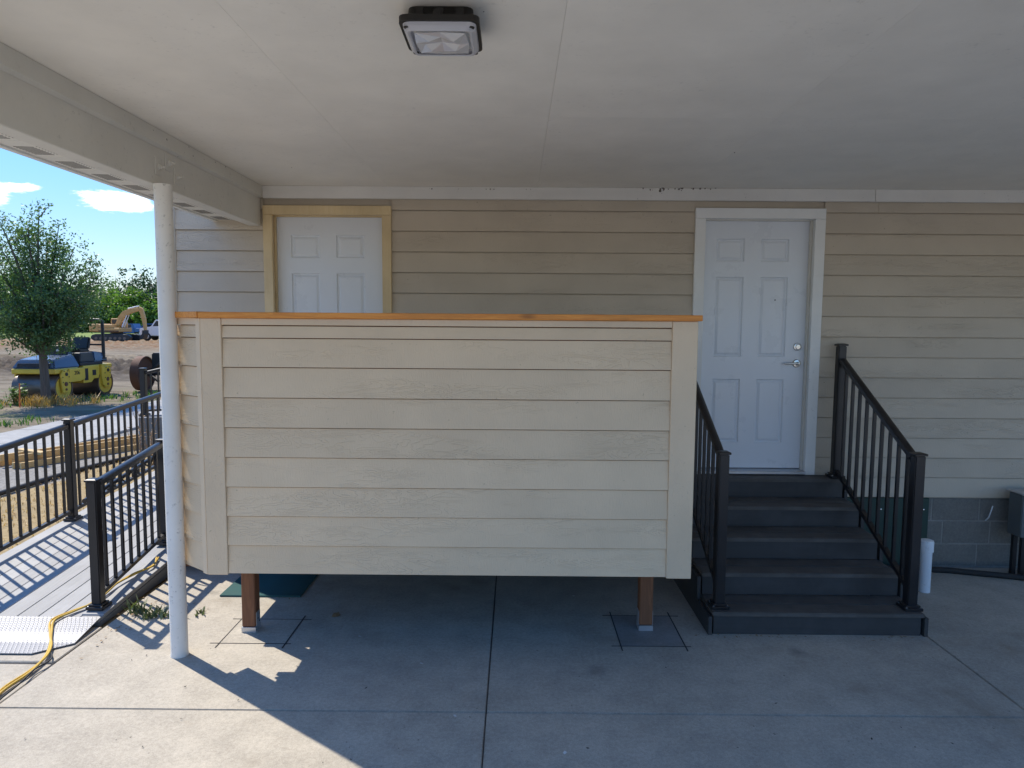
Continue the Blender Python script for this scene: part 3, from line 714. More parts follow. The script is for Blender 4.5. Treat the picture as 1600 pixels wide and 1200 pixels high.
# posts with galvanised bases
for px, py, rz in ((-1.742, 4.39, 0), (.885, 4.47, 0)):
    hw = .0445
    p = B().box(px - hw, px + hw, py - hw, py + hw, .038, .80).bevel(.006).obj('support_post', MT['post_wood'], counter)
    g = B(); g.box(px - hw - .003, px + hw + .003, py - hw - .004, py + hw + .004, .0005, .036)
    g.box(px - hw - .004, px - hw, py - .032, py + .032, .036, .13); g.box(px + hw, px + hw + .004, py - .032, py + .032, .036, .13)
    g.bevel(.001).obj('post_base', MT['galv'], p)
    for zz in (.06, .085, .11):
        B().disc_ring((px + hw + .004, py + (.012 if zz != .085 else -.012), zz), (1, 0, 0), [(.006, 0), (.005, .003), (0, .003)], 8).obj('nail', MT['dark'], p)
# platform framing and boards behind the wall
for k in range(7):
    y0 = 4.06 + k * .232
    B().box(-2.08 if y0 > 4.4 else -1.78, 1.03, y0, y0 + .228, .765, .795).bevel(.003).obj('platform_board', MT['deck'], counter)
B().box(-1.72, 1.03, 4.056, 4.094, .53, .764).obj('joist', MT['post_wood'], counter)
B().box(-1.80, 1.03, 4.52, 4.56, .56, .764).obj('joist', MT['post_wood'], counter)
for xj in (-1.6, -.9, -.2, .5, .985): B().box(xj, xj + .04, 4.561, 5.6, .60, .764).obj('joist', MT['post_wood'], counter)
B().box(-2.75, -1.93, 5.44, 5.48, .045, .34).bevel(.003).obj('rim_beam', MT['post_wood'], counter)
B().box(-1.97, -1.93, 4.62, 5.43, .34, .764).obj('joist', MT['post_wood'], counter)

# ------------------------------------------------------------------ stairs
stairs = thing('staircase', 'dark grey composite staircase of five steps up to the white door', 'stairs', (2.0, 4.4, 0))
SX0, SX1 = 1.312, 2.705; NOSE = [4.365, 4.655, 4.945, 5.235, 5.520]; RZ = [.156, .316, .476, .636, .794]
for i in range(5):
    yb = NOSE[i + 1] + .021 if i < 4 else WY - .004
    mid_ = (NOSE[i] + yb) / 2 + (.0 if i < 4 else .05)
    z = RZ[i]
    if i < 4:
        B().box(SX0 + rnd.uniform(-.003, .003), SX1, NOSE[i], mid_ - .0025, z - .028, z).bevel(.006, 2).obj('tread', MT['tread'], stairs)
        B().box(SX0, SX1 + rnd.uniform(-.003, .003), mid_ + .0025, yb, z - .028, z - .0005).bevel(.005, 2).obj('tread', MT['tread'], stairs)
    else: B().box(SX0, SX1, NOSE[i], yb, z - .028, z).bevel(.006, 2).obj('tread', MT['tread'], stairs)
    zb = .001 if i == 0 else RZ[i - 1] + .0005
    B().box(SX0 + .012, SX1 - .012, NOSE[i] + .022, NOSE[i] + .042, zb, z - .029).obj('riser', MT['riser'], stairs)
prof = [(NOSE[0] + .010, .0005)]
for i in range(5):
    prof.append((NOSE[i] + .010, RZ[i] - .004)); prof.append(((NOSE[i + 1] + .010) if i < 4 else WY - .005, RZ[i] - .004))
prof.append((WY - .005, .0005))
# solid side skirts that follow the steps
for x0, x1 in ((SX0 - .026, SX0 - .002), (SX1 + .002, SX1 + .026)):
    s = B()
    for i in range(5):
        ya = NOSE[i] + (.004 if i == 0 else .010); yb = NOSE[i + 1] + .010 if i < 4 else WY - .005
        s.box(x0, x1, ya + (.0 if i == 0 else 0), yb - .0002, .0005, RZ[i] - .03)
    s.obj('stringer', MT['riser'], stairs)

# ------------------------------------------------------------------ railings
def post(root, x, y, z0, z1, w=.084, base=True):
    p = B().box(x - w / 2, x + w / 2, y - w / 2, y + w / 2, z0 + .001, z1 - .02).bevel(.006, 2).obj('post', MT['black'], root)
    c = B(); h = w / 2 + .008
    loft(c, [[(x - h, y - h, z1 - .0195), (x + h, y - h, z1 - .0195), (x + h, y + h, z1 - .0195), (x - h, y + h, z1 - .0195)], [(x - h, y - h, z1 - .006), (x + h, y - h, z1 - .006), (x + h, y + h, z1 - .006), (x - h, y + h, z1 - .006)], [(x - h * .55, y - h * .55, z1), (x + h * .55, y - h * .55, z1), (x + h * .55, y + h * .55, z1), (x - h * .55, y + h * .55, z1)]])
    c.bevel(.002).obj('post_cap', MT['black'], p)
    if base:
        h = w / 2 + .026
        q = B().box(x - h, x + h, y - h, y + h, z0 + .0005, z0 + .022); q.box(x - h + .012, x + h - .012, y - h + .012, y + h - .012, z0 + .022, z0 + .036)
        q.bevel(.003).obj('base_plate', MT['black'], p)
        bt = B()
        for a in (-1, 1):
            for c_ in (-1, 1): bt.disc_ring((x + a * (h - .014), y + c_ * (h - .014), z0 + .0215), (0, 0, 1), [(.007, 0), (.007, .005), (0, .007)], 6)
        bt.obj('bolts', MT['steel'], p)
    return p
def rail_profile(root, p0, p1, name='top_rail'):
    """rounded top rail"""
    p0, p1 = Vector(p0), Vector(p1); b = B(); t = (p1 - p0).normalized(); s = t.cross(Vector((0, 0, 1))).normalized(); u = s.cross(t)
    pr = [(-.020, -.032), (.020, -.032), (.028, -.012), (.026, .006), (.016, .016), (0, .019), (-.016, .016), (-.026, .006), (-.028, -.012)]
    loft(b, [[p0 + s * a + u * c for a, c in pr], [p1 + s * a + u * c for a, c in pr]])
    return b.obj(name, MT['black'], root, True)
bal_cache = {}
def baluster(root, x, y, z0, z1, w=.019):
    key = (round(z1 - z0, 2), w)
    if key not in bal_cache: bal_cache[key] = B().box(-w / 2, w / 2, -w / 2, w / 2, 0, z1 - z0).mesh('baluster', MT['black'])
    return place(bal_cache[key], 'baluster', root, (x, y, z0))
def span(root, p0, p1, zt0, zt1, zb0, zb1, n, w=.019, m=.045):
    """top rail, bottom rail and balusters between two posts: p0, p1 in plan"""
    p0 = Vector((*p0, 0)); p1 = Vector((*p1, 0)); d = (p1 - p0).normalized()
    a, b = p0 + d * m, p1 - d * m
    L0 = (p1 - p0).length; f = lambda z0, z1, s: z0 + (z1 - z0) * s / L0
    rail_profile(root, (a.x, a.y, f(zt0, zt1, m)), (b.x, b.y, f(zt0, zt1, L0 - m)))
    B().bar((a.x, a.y, f(zb0, zb1, m)), (b.x, b.y, f(zb0, zb1, L0 - m)), .034, .030).obj('bottom_rail', MT['black'], root)
    for k in range(1, n + 1):
        s = L0 * k / (n + 1); q = p0 + d * s
        baluster(root, q.x, q.y, f(zb0, zb1, s) + .012, f(zt0, zt1, s) - .028, w)

sr = thing('stair_railing', 'black metal stair railing on the right of the steps, beside the white pipe', 'railing', (2.655, 4.47, .156), 'black railings of the steps')
post(sr, 2.655, 4.462, RZ[0], 1.215, .068); post(sr, 2.655, 5.598, RZ[4], 1.90, .064)
span(sr, (2.655, 4.462), (2.655, 5.598), 1.155, 1.79, .275, .875, 9, .021)
sl_ = thing('stair_railing', 'black metal stair railing half hidden behind the beige guard wall', 'railing', (1.375, 4.47, .156), 'black railings of the steps')
post(sl_, 1.375, 4.462, RZ[0], 1.215, .066); post(sl_, 1.375, 5.598, RZ[4], 1.90, .064)
span(sl_, (1.375, 4.462), (1.375, 5.598), 1.155, 1.79, .275, .875, 9, .021)

# ------------------------------------------------------------------ ramp
ramp = thing('ramp', 'grey composite plank ramp rising along the end of the house', 'ramp', (-3.5, 4.5, 0))
RS = .075; dz = lambda y: .030 + RS * (y - 4.46)
Y0, Y1 = 4.46, 10.0; nb = 10; bx0, bx1 = -4.25, -2.80
bw = (bx1 - bx0) / nb
for k in range(nb):
    a = bx0 + k * bw + .0025; b = a + bw - .005
    B().prism([(Y0, dz(Y0) - .025), (Y1, dz(Y1) - .025), (Y1, dz(Y1)), (Y0, dz(Y0))], a, b, 'X').bevel(.003).obj('deck_board', MT['deck'], ramp)
for x0, x1 in ((bx0 - .002, bx0 + .04), (bx1 - .04, bx1 + .004)):
    B().prism([(Y0, -.02), (Y1, -.02), (Y1, dz(Y1) - .026), (Y0, dz(Y0) - .026)], x0, x1, 'X').obj('side_beam', MT['deck_edge'], ramp)
# raised grey kerb board on the house side
B().prism([(Y0 + .05, dz(Y0) + .0005), (Y1, dz(Y1) + .0005), (Y1, dz(Y1) + .014), (Y0 + .05, dz(Y0) + .014)], bx1 - .15, bx1 + .002, 'X').bevel(.003).obj('border_board', MT['deck'], ramp)
B().box(bx0, bx1, Y1 + .001, Y1 + 1.5, dz(Y1) - .14, dz(Y1) - .001).obj('landing', MT['deck'], ramp)
# metal tread plate bridging slab and ramp
tp = B().hexa([(-4.27, 4.02, .003), (-2.95, 4.02, .003), (-2.775, 4.16, .003), (-4.27, 4.16, .003), (-4.27, 4.02, .008), (-2.95, 4.02, .008), (-2.775, 4.16, .008), (-4.27, 4.16, .008)])
tp.hexa([(-4.27, 4.16, .003), (-2.775, 4.16, .003), (-2.80, 4.475, .034), (-4.27, 4.475, .034), (-4.27, 4.16, .008), (-2.775, 4.16, .008), (-2.80, 4.475, .039), (-4.27, 4.475, .039)])
tag(tp.obj('tread_plate', MT['plate']), 'pale galvanised tread plate at the foot of the grey ramp', 'metal plate')

rr = thing('ramp_railing', 'black metal ramp railing partly behind the round white post', 'railing', (-2.88, 4.62, 0), 'black railings of the ramp')
P0, P1 = (-2.885, 4.60), (-3.0, 5.74)
post(rr, *P0, dz(4.6) + .013, .965, .066); post(rr, *P1, dz(5.74) + .013, 1.05, .066)
span(rr, P0, P1, .925, 1.015, dz(4.6) + .10, dz(5.74) + .10, 8, .019)
hr = B(); hp = [(-2.965, 4.62, .80), (-3.08, 5.72, .885)]; hr.tube(hp, .017, 10)
hr.obj('grab_rail', MT['black'], rr, True)
for s in (.12, .5, .88):
    q = Vector(hp[0]).lerp(Vector(hp[1]), s); B().tube([q - Vector((0, 0, .015)), q + Vector((.035, 0, -.04)), q + Vector((.075, 0, .06))], .008, 6).obj('bracket', MT['black'], rr, True)
rl = thing('ramp_railing', 'long black metal ramp railing along the outer side, facing the site', 'railing', (-4.17, 6.3, 0), 'black railings of the ramp')
pts = [(-4.17, 4.50), (-4.17, 6.32), (-4.17, 8.15), (-4.17, 9.9)]
for x, y in pts: post(rl, x, y, dz(y), dz(y) + .965, .066)
for a, b in zip(pts, pts[1:]):
    span(rl, a, b, dz(a[1]) + .905, dz(b[1]) + .905, dz(a[1]) + .09, dz(b[1]) + .09, 15, .019)
# upper flight beyond
ur = thing('upper_ramp', 'short raised grey deck with black railing beyond the end of the ramp', 'deck', (-5.7, 10.6, 0))
for k in range(4):
    B().prism([(-5.85, .56), (-4.35, .62), (-4.35, .645), (-5.85, .585)], 10.55 + k * .145 + .002, 10.55 + (k + 1) * .145 - .002, 'Y').obj('deck_board', MT['deck'], ur)
for k in range(10): B().box(-5.85 + k * .15 + .002, -5.85 + (k + 1) * .15 - .002, 10.52, 10.545, .0, .555 + k * .006).obj('skirt_board', MT['deck_edge'], ur)
post(ur, -5.79, 10.6, .585, 1.33, .080); post(ur, -4.4, 10.6, .64, 1.62, .080)
span(ur, (-5.79, 10.6), (-4.4, 10.6), 1.25, 1.58, .66, .72, 11, .019)

# ------------------------------------------------------------------ small things near the house
mt = B().box(-2.19, -1.585, 4.93, 5.40, .0005, .014).bevel(.004).obj('green_mat', MT['mat']); tag(mt, 'dusty dark green mat lying on the slab under the guard wall', 'mat')
pv = thing('standpipe', 'short white plastic pipe with a round cap beside the steps', 'pipe', (3.175, 5.16, 0))
vx, vy = 3.175, 5.16
B().disc_ring((vx, vy, 0), (0, 0, 1), [(0, .0005), (.041, .0005), (.041, .32), (0, .32)], 24).obj('pipe', MT['pvc'], pv, True)
B().disc_ring((vx, vy, 0), (0, 0, 1), [(.041, .318), (.049, .319), (.049, .395), (.046, .405), (.03, .411), (0, .413)], 24).obj('pipe_cap', MT['pvc'], pv, True)
ub = thing('utility_box', 'dark grey metal utility box on legs against the block foundation', 'utility box', (4.4, 5.3, 0))
B().box(4.09, 4.71, 5.43, 5.585, .345, .695).bevel(.006, 2).obj('cabinet', MT['greybox'], ub)
B().box(4.075, 4.725, 5.41, 5.60, .696, .710).bevel(.004).obj('lid', MT['galv'], ub)
B().box(4.15, 4.65, 5.422, 5.429, .37, .47).bevel(.002).obj('name_plate', MT['galv'], ub)
for x in (4.12, 4.65):
    for y in (5.445, 5.54): B().box(x, x + .035, y, y + .03, .0005, .345).obj('leg', MT['black'], ub)
B().tube([(4.27, 5.5, .345), (4.27, 5.5, .16), (4.29, 5.52, .05), (4.29, 5.62, .03)], .022, 10).obj('conduit', MT['greybox'], ub, True)
hs = B(); hs.tube([(2.95, 5.62, .024), (3.3, 5.60, .024), (3.62, 5.56, .024), (3.95, 5.46, .024), (4.2, 5.38, .024), (4.6, 5.34, .024), (5.2, 5.36, .024)], .0235, 12)
tag(hs.obj('drain_hose', MT['rubber'], None, True), 'thick black drain hose lying along the foot of the foundation', 'hose')

def curve_pts(P, sub=6):
    """Catmull-Rom through the points"""
    P = [Vector(p) for p in P]; out = []
    for i in range(len(P) - 1):
        a, b, c, d = P[max(i - 1, 0)], P[i], P[i + 1], P[min(i + 2, len(P) - 1)]
        for k in range(sub):
            t = k / sub; out.append(.5 * ((2 * b) + (c - a) * t + (2 * a - 5 * b + 4 * c - d) * t * t + (3 * b - 3 * c + d - a) * t ** 3))
    out.append(P[-1]); return out
def cord(off, w):
    P = [(-2.35, 2.75, .010), (-2.63, 3.25, .011), (-2.80, 3.55, .0), (-2.80, 3.80, .002), (-2.83, 3.97, .012), (-2.90, 4.12, .020), (-2.98, 4.25, .030), (-3.06, 4.40, .045), (-3.02, 4.52, .050), (-2.96, 4.64, .062), (-2.955, 4.78, .085), (-2.94, 4.95, .098), (-2.89, 5.12, .109), (-2.845, 5.25, .116), (-2.90, 5.40, .128)]
    return curve_pts([(x + off * math.cos(i * 1.3) * w, y + off * math.sin(i * .9) * w, z + .004) for i, (x, y, z) in enumerate(P)], 7)
cb = B(); cb.tube(cord(0, 0), .0075, 8); cb.tube(cord(1, .022), .0065, 8)
tag(cb.obj('extension_cord', MT['cord'], None, True), 'doubled yellow extension cord running from the slab up the ramp', 'cord')
cb = B(); cb.tube([(p.x + .035 + .02 * math.sin(i * .5), p.y - .03, .012 if p.y > 3.3 else .006) for i, p in enumerate(cord(0, 0)[:36])], .005, 6)
tag(cb.obj('black_cord', MT['rubber'], None, True), 'thin black cord beside the yellow cord at the slab edge', 'cord')

# weeds at the slab edge
def blades(bd, cx, cy, z, n, r, h, rr_, wide=.012, lean=.6):
    for _ in range(n):
        a = rr_.uniform(0, 6.283); q = r * math.sqrt(rr_.random()); x, y = cx + q * math.cos(a), cy + q * math.sin(a)
        b = rr_.uniform(0, 6.283); hh = h * rr_.uniform(.45, 1); l = lean * hh * rr_.uniform(.3, 1); w = wide * rr_.uniform(.6, 1.2)
        dx, dy = math.cos(b), math.sin(b); sx, sy = -dy * w / 2, dx * w / 2
        v = [bd.bm.verts.new(p) for p in ((x - sx, y - sy, z), (x + sx, y + sy, z), (x + sx * 1.3 + dx * l * .4, y + sy * 1.3 + dy * l * .4, z + hh * .6), (x - sx * 1.3 + dx * l * .4, y - sy * 1.3 + dy * l * .4, z + hh * .6), (x + dx * l, y + dy * l, z + hh))]
        bd.bm.faces.new(v[:4]); bd.bm.faces.new((v[3], v[2], v[4]))
wd = B(); r2 = random.Random(3)
for (x, y, h) in ((-2.66, 4.66, .15), (-2.60, 4.62, .11), (-2.48, 4.60, .08), (-2.40, 4.58, .09), (-2.30, 4.60, .06), (-2.20, 4.63, .05), (-2.53, 4.56, .07)):
    blades(wd, x, y, .0, 20, .05, h * .8, r2, .012, 1.2)
tag(wd.obj('weed', MT['weed']), 'low green weed sprawling in the crack between ramp and slab', 'weed')
def leaf_bits(name, spots, mat, label, n, size, seed):
    bd = B(); q = random.Random(seed)
    for _ in range(n):
        cx, cy, sx, sy = q.choice(spots); x, y = cx + q.gauss(0, sx), cy + q.gauss(0, sy); a = q.uniform(0, 6.28); s = size * q.uniform(.4, 1.3)
        u, v = Vector((math.cos(a), math.sin(a), q.uniform(-.2, .4))) * s, Vector((-math.sin(a), math.cos(a), q.uniform(-.2, .3))) * s * .45
        c = Vector((x, y, .004 + s * .35))
        vs = [bd.bm.verts.new(c + p) for p in (-u, -v, u, v)]; bd.bm.faces.new(vs)
    return stuff(bd.obj(name, mat))
leaf_bits('leaf_litter', [(-2.66, 4.45, .05, .22), (-2.62, 4.3, .05, .2), (-2.0, 5.38, .2, .03), (-1.85, 4.91, .18, .02), (2.4, 4.34, .12, .02), (1.6, 4.35, .3, .015), (2.0, 4.6, .3, .05), (-2.55, 4.75, .15, .1)], MT['leaf_debris'], '', 170, .012, 5)
leaf_bits('leaf_litter', [(0, 3.2, 1.6, .9), (1.6, 3.4, .8, .6), (-1.4, 3.4, .7, .5)], MT['rubber'], '', 60, .008, 6)
pb = B(); q = random.Random(9)
for (x, y) in ((-.55, 3.95), (-.3, 3.4), (.25, 3.1), (.45, 5.0), (1.9, 4.42), (-1.0, 4.3)):
    c = Vector((x, y, .004)); a = q.uniform(0, 6); u = Vector((math.cos(a), math.sin(a), .1)) * .009; v = Vector((-math.sin(a), math.cos(a), .2)) * .006
    pb.bm.faces.new([pb.bm.verts.new(c + w) for w in (-u - v, u - v, u + v * 1.4, -u + v)])
stuff(pb.obj('paper_scraps', MT['paper']))
dl = B(); q = random.Random(12)
for k in range(5):
    a = q.uniform(0, 6.28); u = Vector((math.cos(a), math.sin(a), .2)) * .03; v = Vector((-math.sin(a), math.cos(a), .5)) * .016; c = Vector((-1.228 + q.uniform(-.012, .012), 4.60 + q.uniform(-.01, .01), .018))
    dl.bm.faces.new([dl.bm.verts.new(c + w) for w in (-u, -v, u, v)])
tag(dl.obj('dry_leaf', MT['leaf_debris']), 'curled brown dry leaf lying alone on the slab under the guard wall', 'leaf')

# ------------------------------------------------------------------ lumber, pipe and plants between walkway and ramp
def gz(x, y): return float(ground_z(np.array([x]), np.array([y]))[0])
L0, L1 = Vector((-7.05, 9.45, 0)), Vector((-5.85, 11.9, 0)); ld = (L1 - L0).normalized(); ls = Vector((-ld.y, ld.x, 0)); LL = (L1 - L0).length
spots = [(0.00, 0.00, .0, 'lowest pale board of the lumber pile, nearest the ramp'), (-.11, .04, .0, 'second pale board on the ground in the lumber pile'), (.24, .12, .0, 'pale board on the ground, at the walkway side of the lumber pile'), (.36, -.08, .0, 'outermost pale board of the lumber pile beside the walkway'),
         (.02, .05, .092, 'pale board set on edge atop the nearest board of the lumber pile'), (.26, -.03, .092, 'pale board stacked on the walkway side of the lumber pile')]
for i, (o, s, z, lab) in enumerate(spots):
    a = L0 + ls * o + ld * s; b = a + ld * LL * (.92 + .06 * math.sin(i * 2))
    zz = gz(a.x, a.y) + .046 + z
    q = B(); q.bar((a.x, a.y, zz), (b.x, b.y, zz), .038, .09); tag(q.bevel(.003).obj('lumber_board', MT['lumber']), lab, 'board', 'boards of the lumber pile')
for i, t in enumerate((.12, .9)):
    c = L0 + ls * .13 + ld * LL * t; a, b = c - ls * .3, c + ls * .3; zz = -.035 + .046 + .139
    q = B(); q.bar((a.x, a.y, zz + .0), (b.x, b.y, zz), .09, .038); tag(q.bevel(.003).obj('lumber_board', MT['lumber']), ('short pale cross board at the near end of the lumber pile', 'short pale cross board at the far end of the lumber pile')[i], 'board', 'boards of the lumber pile')
tag(B().tube(curve_pts([(-6.1, 6.2, 0), (-6.08, 8.2, .005), (-5.98, 9.6, -.005), (-5.6, 11.0, .0), (-5.3, 12.6, .0)], 6), .032, 10).obj('edging_pipe', MT['pipe'], None, True), 'black edging pipe lying on the ground between gravel and straw', 'pipe')
st = B(); q = random.Random(21)
for k in range(2600):
    x = q.uniform(-6.0, -4.3); y = q.uniform(5.0, 12.0); z = gz(x, y) - .002; blades(st, x, y, z, 1, .02, .055, q, .006, 1.6)
stuff(st.obj('straw', MT['straw']))
def weedy(name, x, y, h, n, mat, label, cat, seed, r=.12, lean=.5, wide=.014):
    bd = B(); q = random.Random(seed); z = gz(x, y)
    for k in range(n // 14):
        a = q.uniform(0, 6.28); e = Vector((x + r * q.random() * math.cos(a), y + r * q.random() * math.sin(a), z)); t = e + Vector((q.gauss(0, .16), q.gauss(0, .16), 1)) * h * q.uniform(.5, 1)
        bd.tube([e, t], [.006, .003], 4)
        for j in range(13):
            c = e.lerp(t, q.uniform(.2, 1)); a = q.uniform(0, 6.28); u = Vector((math.cos(a), math.sin(a), q.uniform(-.3, .5))) * wide * 3; v = Vector((-math.sin(a), math.cos(a), 0)) * wide
            bd.bm.faces.new([bd.bm.verts.new(c + w) for w in (Vector((0, 0, 0)), u * .5 - v, u, u * .5 + v)])
    return tag(bd.obj(name, mat), label, cat)
weedy('dry_weed', -5.15, 9.6, .95, 110, MT['leaf_debris'], 'tall brown dried weed behind the ramp railing, nearest the white post', 'weed', 31)
weedy('dry_weed', -5.55, 9.9, .75, 90, MT['leaf_debris'], 'shorter brown dried weed behind the ramp railing beside the raised deck', 'weed', 32)

# ------------------------------------------------------------------ construction site
def tree(name, base, limbs, trunk_r, trunk_h, leaf, leafsize, nclump, nleaf, spread, label, seed, cat='tree', group=None, fork=None, mat_bark=None):
    """limbs: end points of main limbs relative to base; leaves gather round the limbs' outer halves"""
    q = random.Random(seed); rs = np.random.RandomState(seed)
    bz = Vector(base); root = thing(name, label, cat, base, group)
    bk = B(); th = Vector((q.gauss(0, .02), q.gauss(0, .02), trunk_h))
    top = max(l[2] for l in limbs)
    lead = [Vector((0, 0, -.1)), th * .35, th * .7, th]
    bk.tube([bz + p for p in lead], [trunk_r * 1.25, trunk_r, trunk_r * .92, trunk_r * .8], 10)
    twigs = []
    for l in limbs:
        e = Vector(l); s = th * q.uniform(.75, 1.0) if e.z < top * .75 else th
        mid_ = s.lerp(e, .5) + Vector((q.gauss(0, .05), q.gauss(0, .05), .12 * (e - s).length * q.uniform(.3, 1)))
        pts_ = curve_pts([s, mid_, e], 4); r0_ = trunk_r * .5 * min(1, (e - s).length / max(top, .1) + .35)
        bk.tube([bz + p for p in pts_], [max(r0_ * (1 - i / len(pts_)), trunk_r * .05) for i in range(len(pts_))], 6)
        for j in range(4):
            t = q.uniform(.3, .95); c = pts_[int(t * (len(pts_) - 1))]; d = Vector((q.gauss(0, 1), q.gauss(0, 1), q.gauss(.3, .7))).normalized() * spread * q.uniform(.6, 1.4)
            bk.tube([bz + c, bz + c + d * .5 + Vector((0, 0, .03)), bz + c + d], [trunk_r * .14, trunk_r * .09, trunk_r * .03], 4)
            twigs.append((c + d * q.uniform(.5, 1), .8))
        for t in np.linspace(.35, 1, 7): twigs.append((pts_[min(int(t * (len(pts_) - 1) + .5), len(pts_) - 1)], 1.0 - .45 * (t > .9)))
    bk.obj('trunk', mat_bark or MT['bark'], root, True)
    if nclump:
        C = []
        for k in range(nclump):
            c, sc = q.choice(twigs); C.append((c + Vector((q.gauss(0, 1), q.gauss(0, 1), q.gauss(0, .75))) * spread * .62 * sc))
        C = np.array([tuple(c) for c in C])
        P = np.repeat(C, nleaf, 0) + rs.normal(0, 1, (len(C) * nleaf, 3)) * spread * .20
        n = len(P); s = leafsize * rs.uniform(.55, 1.25, n)[:, None]
        u = rs.normal(0, 1, (n, 3)); u /= np.linalg.norm(u, axis=1)[:, None]
        w = rs.normal(0, 1, (n, 3)); v = np.cross(u, w); v /= np.linalg.norm(v, axis=1)[:, None]
        V = np.stack([P - u * s, P - v * s * .5, P + u * s, P + v * s * .5], 1).reshape(-1, 3) + np.array(base)
        me = bpy.data.meshes.new('crown'); me.from_pydata(V.tolist(), [], np.arange(4 * n).reshape(-1, 4).tolist()); me.materials.append(leaf)
        place(me, 'crown', root)
    return root
TB = (-11.83, 17.13, gz(-11.83, 17.13))
# view-plane axis of the young oak: sideways vector as seen from the house
sw = Vector((.82, .57, 0))
ol = [(.05, 0, 4.85), (-.35, .2, 4.4), (-.75, -.3, 4.45), (.45, .2, 4.5), (.75, -.2, 3.95), (1.15, .3, 3.55), (1.2, -.4, 3.15), (-1.1, .3, 3.8), (-1.35, -.2, 3.2), (-1.3, .5, 2.6), (1.05, .6, 2.75), (.9, -.8, 2.5), (-.9, -.9, 2.3), (0, 1.0, 2.8), (0, -1.0, 2.9), (-.5, .9, 3.4), (.5, -.9, 3.3), (-1.2, -.2, 2.15), (1.0, .1, 2.35), (.45, .8, 2.1), (-.5, -.6, 1.95), (-.2, .2, 3.6), (.2, -.3, 2.6), (.4, .1, 4.0), (-.2, -.3, 4.4), (.2, .4, 4.2), (-.85, .2, 4.0), (.8, -.3, 3.4), (-1.2, .1, 3.0), (1.15, .1, 2.8)]
fwd = Vector((-.57, .82, 0))
tree('oak_tree', TB, [tuple(sw * a + fwd * b + Vector((0, 0, c))) for a, b, c in ol], .105, 1.45, MT['leaf_dark'], .040, 1600, 18, .38, 'young dark green oak tree standing in front of the yellow roller', 5)
# dry grass tuft and green weed round its foot
bd = B(); q = random.Random(41)
for k in range(40): 
    x, y = TB[0] + q.gauss(.15, .42), TB[1] + q.gauss(-.25, .30); blades(bd, x, y, gz(x, y), 16, .12, .30, q, .012, 1.0)
stuff(bd.obj('dry_grass', MT['straw']))
weedy('green_weed', -12.45, 17.0, .55, 300, MT['leaf_bright'], 'bright green leafy weed growing beside the oak trunk', 'weed', 44, .28, .5, .035)
bd = B(); q = random.Random(45)
for (cx, cy, sx, sy, n) in ((-11.0, 18.2, .9, .45, 130), (-10.1, 13.7, .25, .35, 40), (-9.9, 19.6, .6, .4, 120), (-13.8, 16.6, .8, .4, 120), (-12.8, 16.2, .5, .3, 70)):
    for k in range(n):
        x, y = q.gauss(cx, sx), q.gauss(cy, sy)
        if -9.5 < x < -7.2: continue
        blades(bd, x, y, gz(x, y) - .01, 3, .06, .16, q, .018, .9)
stuff(bd.obj('grass_patches', MT['leaf_mid']))
tag(B().tube([(-11.95, 16.35, -.1), (-11.93, 16.36, .55)], .014, 6).obj('survey_stake', MT['orange'], None), 'thin orange marker stake in front of the roller drum', 'stake')

# -- tandem roller, built in its own frame: x to its right, y to its rear
rl_ = thing('road_roller', 'yellow tandem road roller with blue grey hood parked behind the oak', 'road roller', (-12.40, 17.47, -.035), None, R(-1.5))
rl_.scale = (.95, .95, .95)
def LB(): return B()
def lobj(b, name, mat, par=rl_, smooth=False): return b.obj(name, MT[mat], par, smooth, local=True)
DR = .37
for yy, nm in ((.37, 'front'), (2.22, 'rear')):
    d = LB(); d.disc_ring((-.60, yy, DR), (1, 0, 0), [(0, .05), (DR - .05, .05), (DR - .04, 0), (DR, 0), (DR, 1.2), (DR - .04, 1.2), (DR - .05, 1.15), (0, 1.15)], 40); dr = lobj(d, 'drum', 'drum', rl_, True)
    d = LB(); d.disc_ring((.56, yy, DR), (1, 0, 0), [(0, 0), (.28, 0), (.31, .025), (.31, .032), (0, .032)], 32); lobj(d, 'drum_plate', 'yellow', dr, True)
    # yoke plates on both sides with rounded tops and bolts
    for sx in (-1, 1):
        x0, x1 = (.605, .665) if sx > 0 else (-.665, -.605)
        y_ = LB(); y_.prism([(yy - .17, DR + .10), (yy - .12, DR - .14), (yy + .10, DR - .14), (yy + .17, DR + .05), (yy + .19, .72), (yy + .12, .86), (yy - .08, .86), (yy - .17, .74)], x0, x1, 'X'); yk = lobj(y_.bevel(.012), 'yoke', 'yellow')
        for (a, c, r) in ((0, DR + .10, .06), (.03, .74, .05), (0, DR - .05, .035)):
            h = LB(); h.disc_ring((x1 if sx > 0 else x0, yy + a, c), (sx, 0, 0), [(r, 0), (r, .018), (r * .6, .02), (0, .02)], 14); lobj(h, 'hub', 'dark' if c > .5 else 'rust', yk)
        bt = LB()
        for a, c in ((-.12, .66), (.13, .66), (-.11, .52), (.13, .50), (.08, .83), (-.06, .83)): bt.disc_ring((x1 if sx > 0 else x0, yy + a, c), (sx, 0, 0), [(.016, 0), (.016, .01), (0, .012)], 8)
        lobj(bt, 'bolts', 'dark', yk)
    s = LB(); s.box(-.56, .56, yy - .03 if yy < 1 else yy + .36, yy + .01 if yy < 1 else yy + .40, DR + .38 if yy < 1 else .30, DR + .40 if yy < 1 else .36); lobj(s, 'scraper', 'dark')
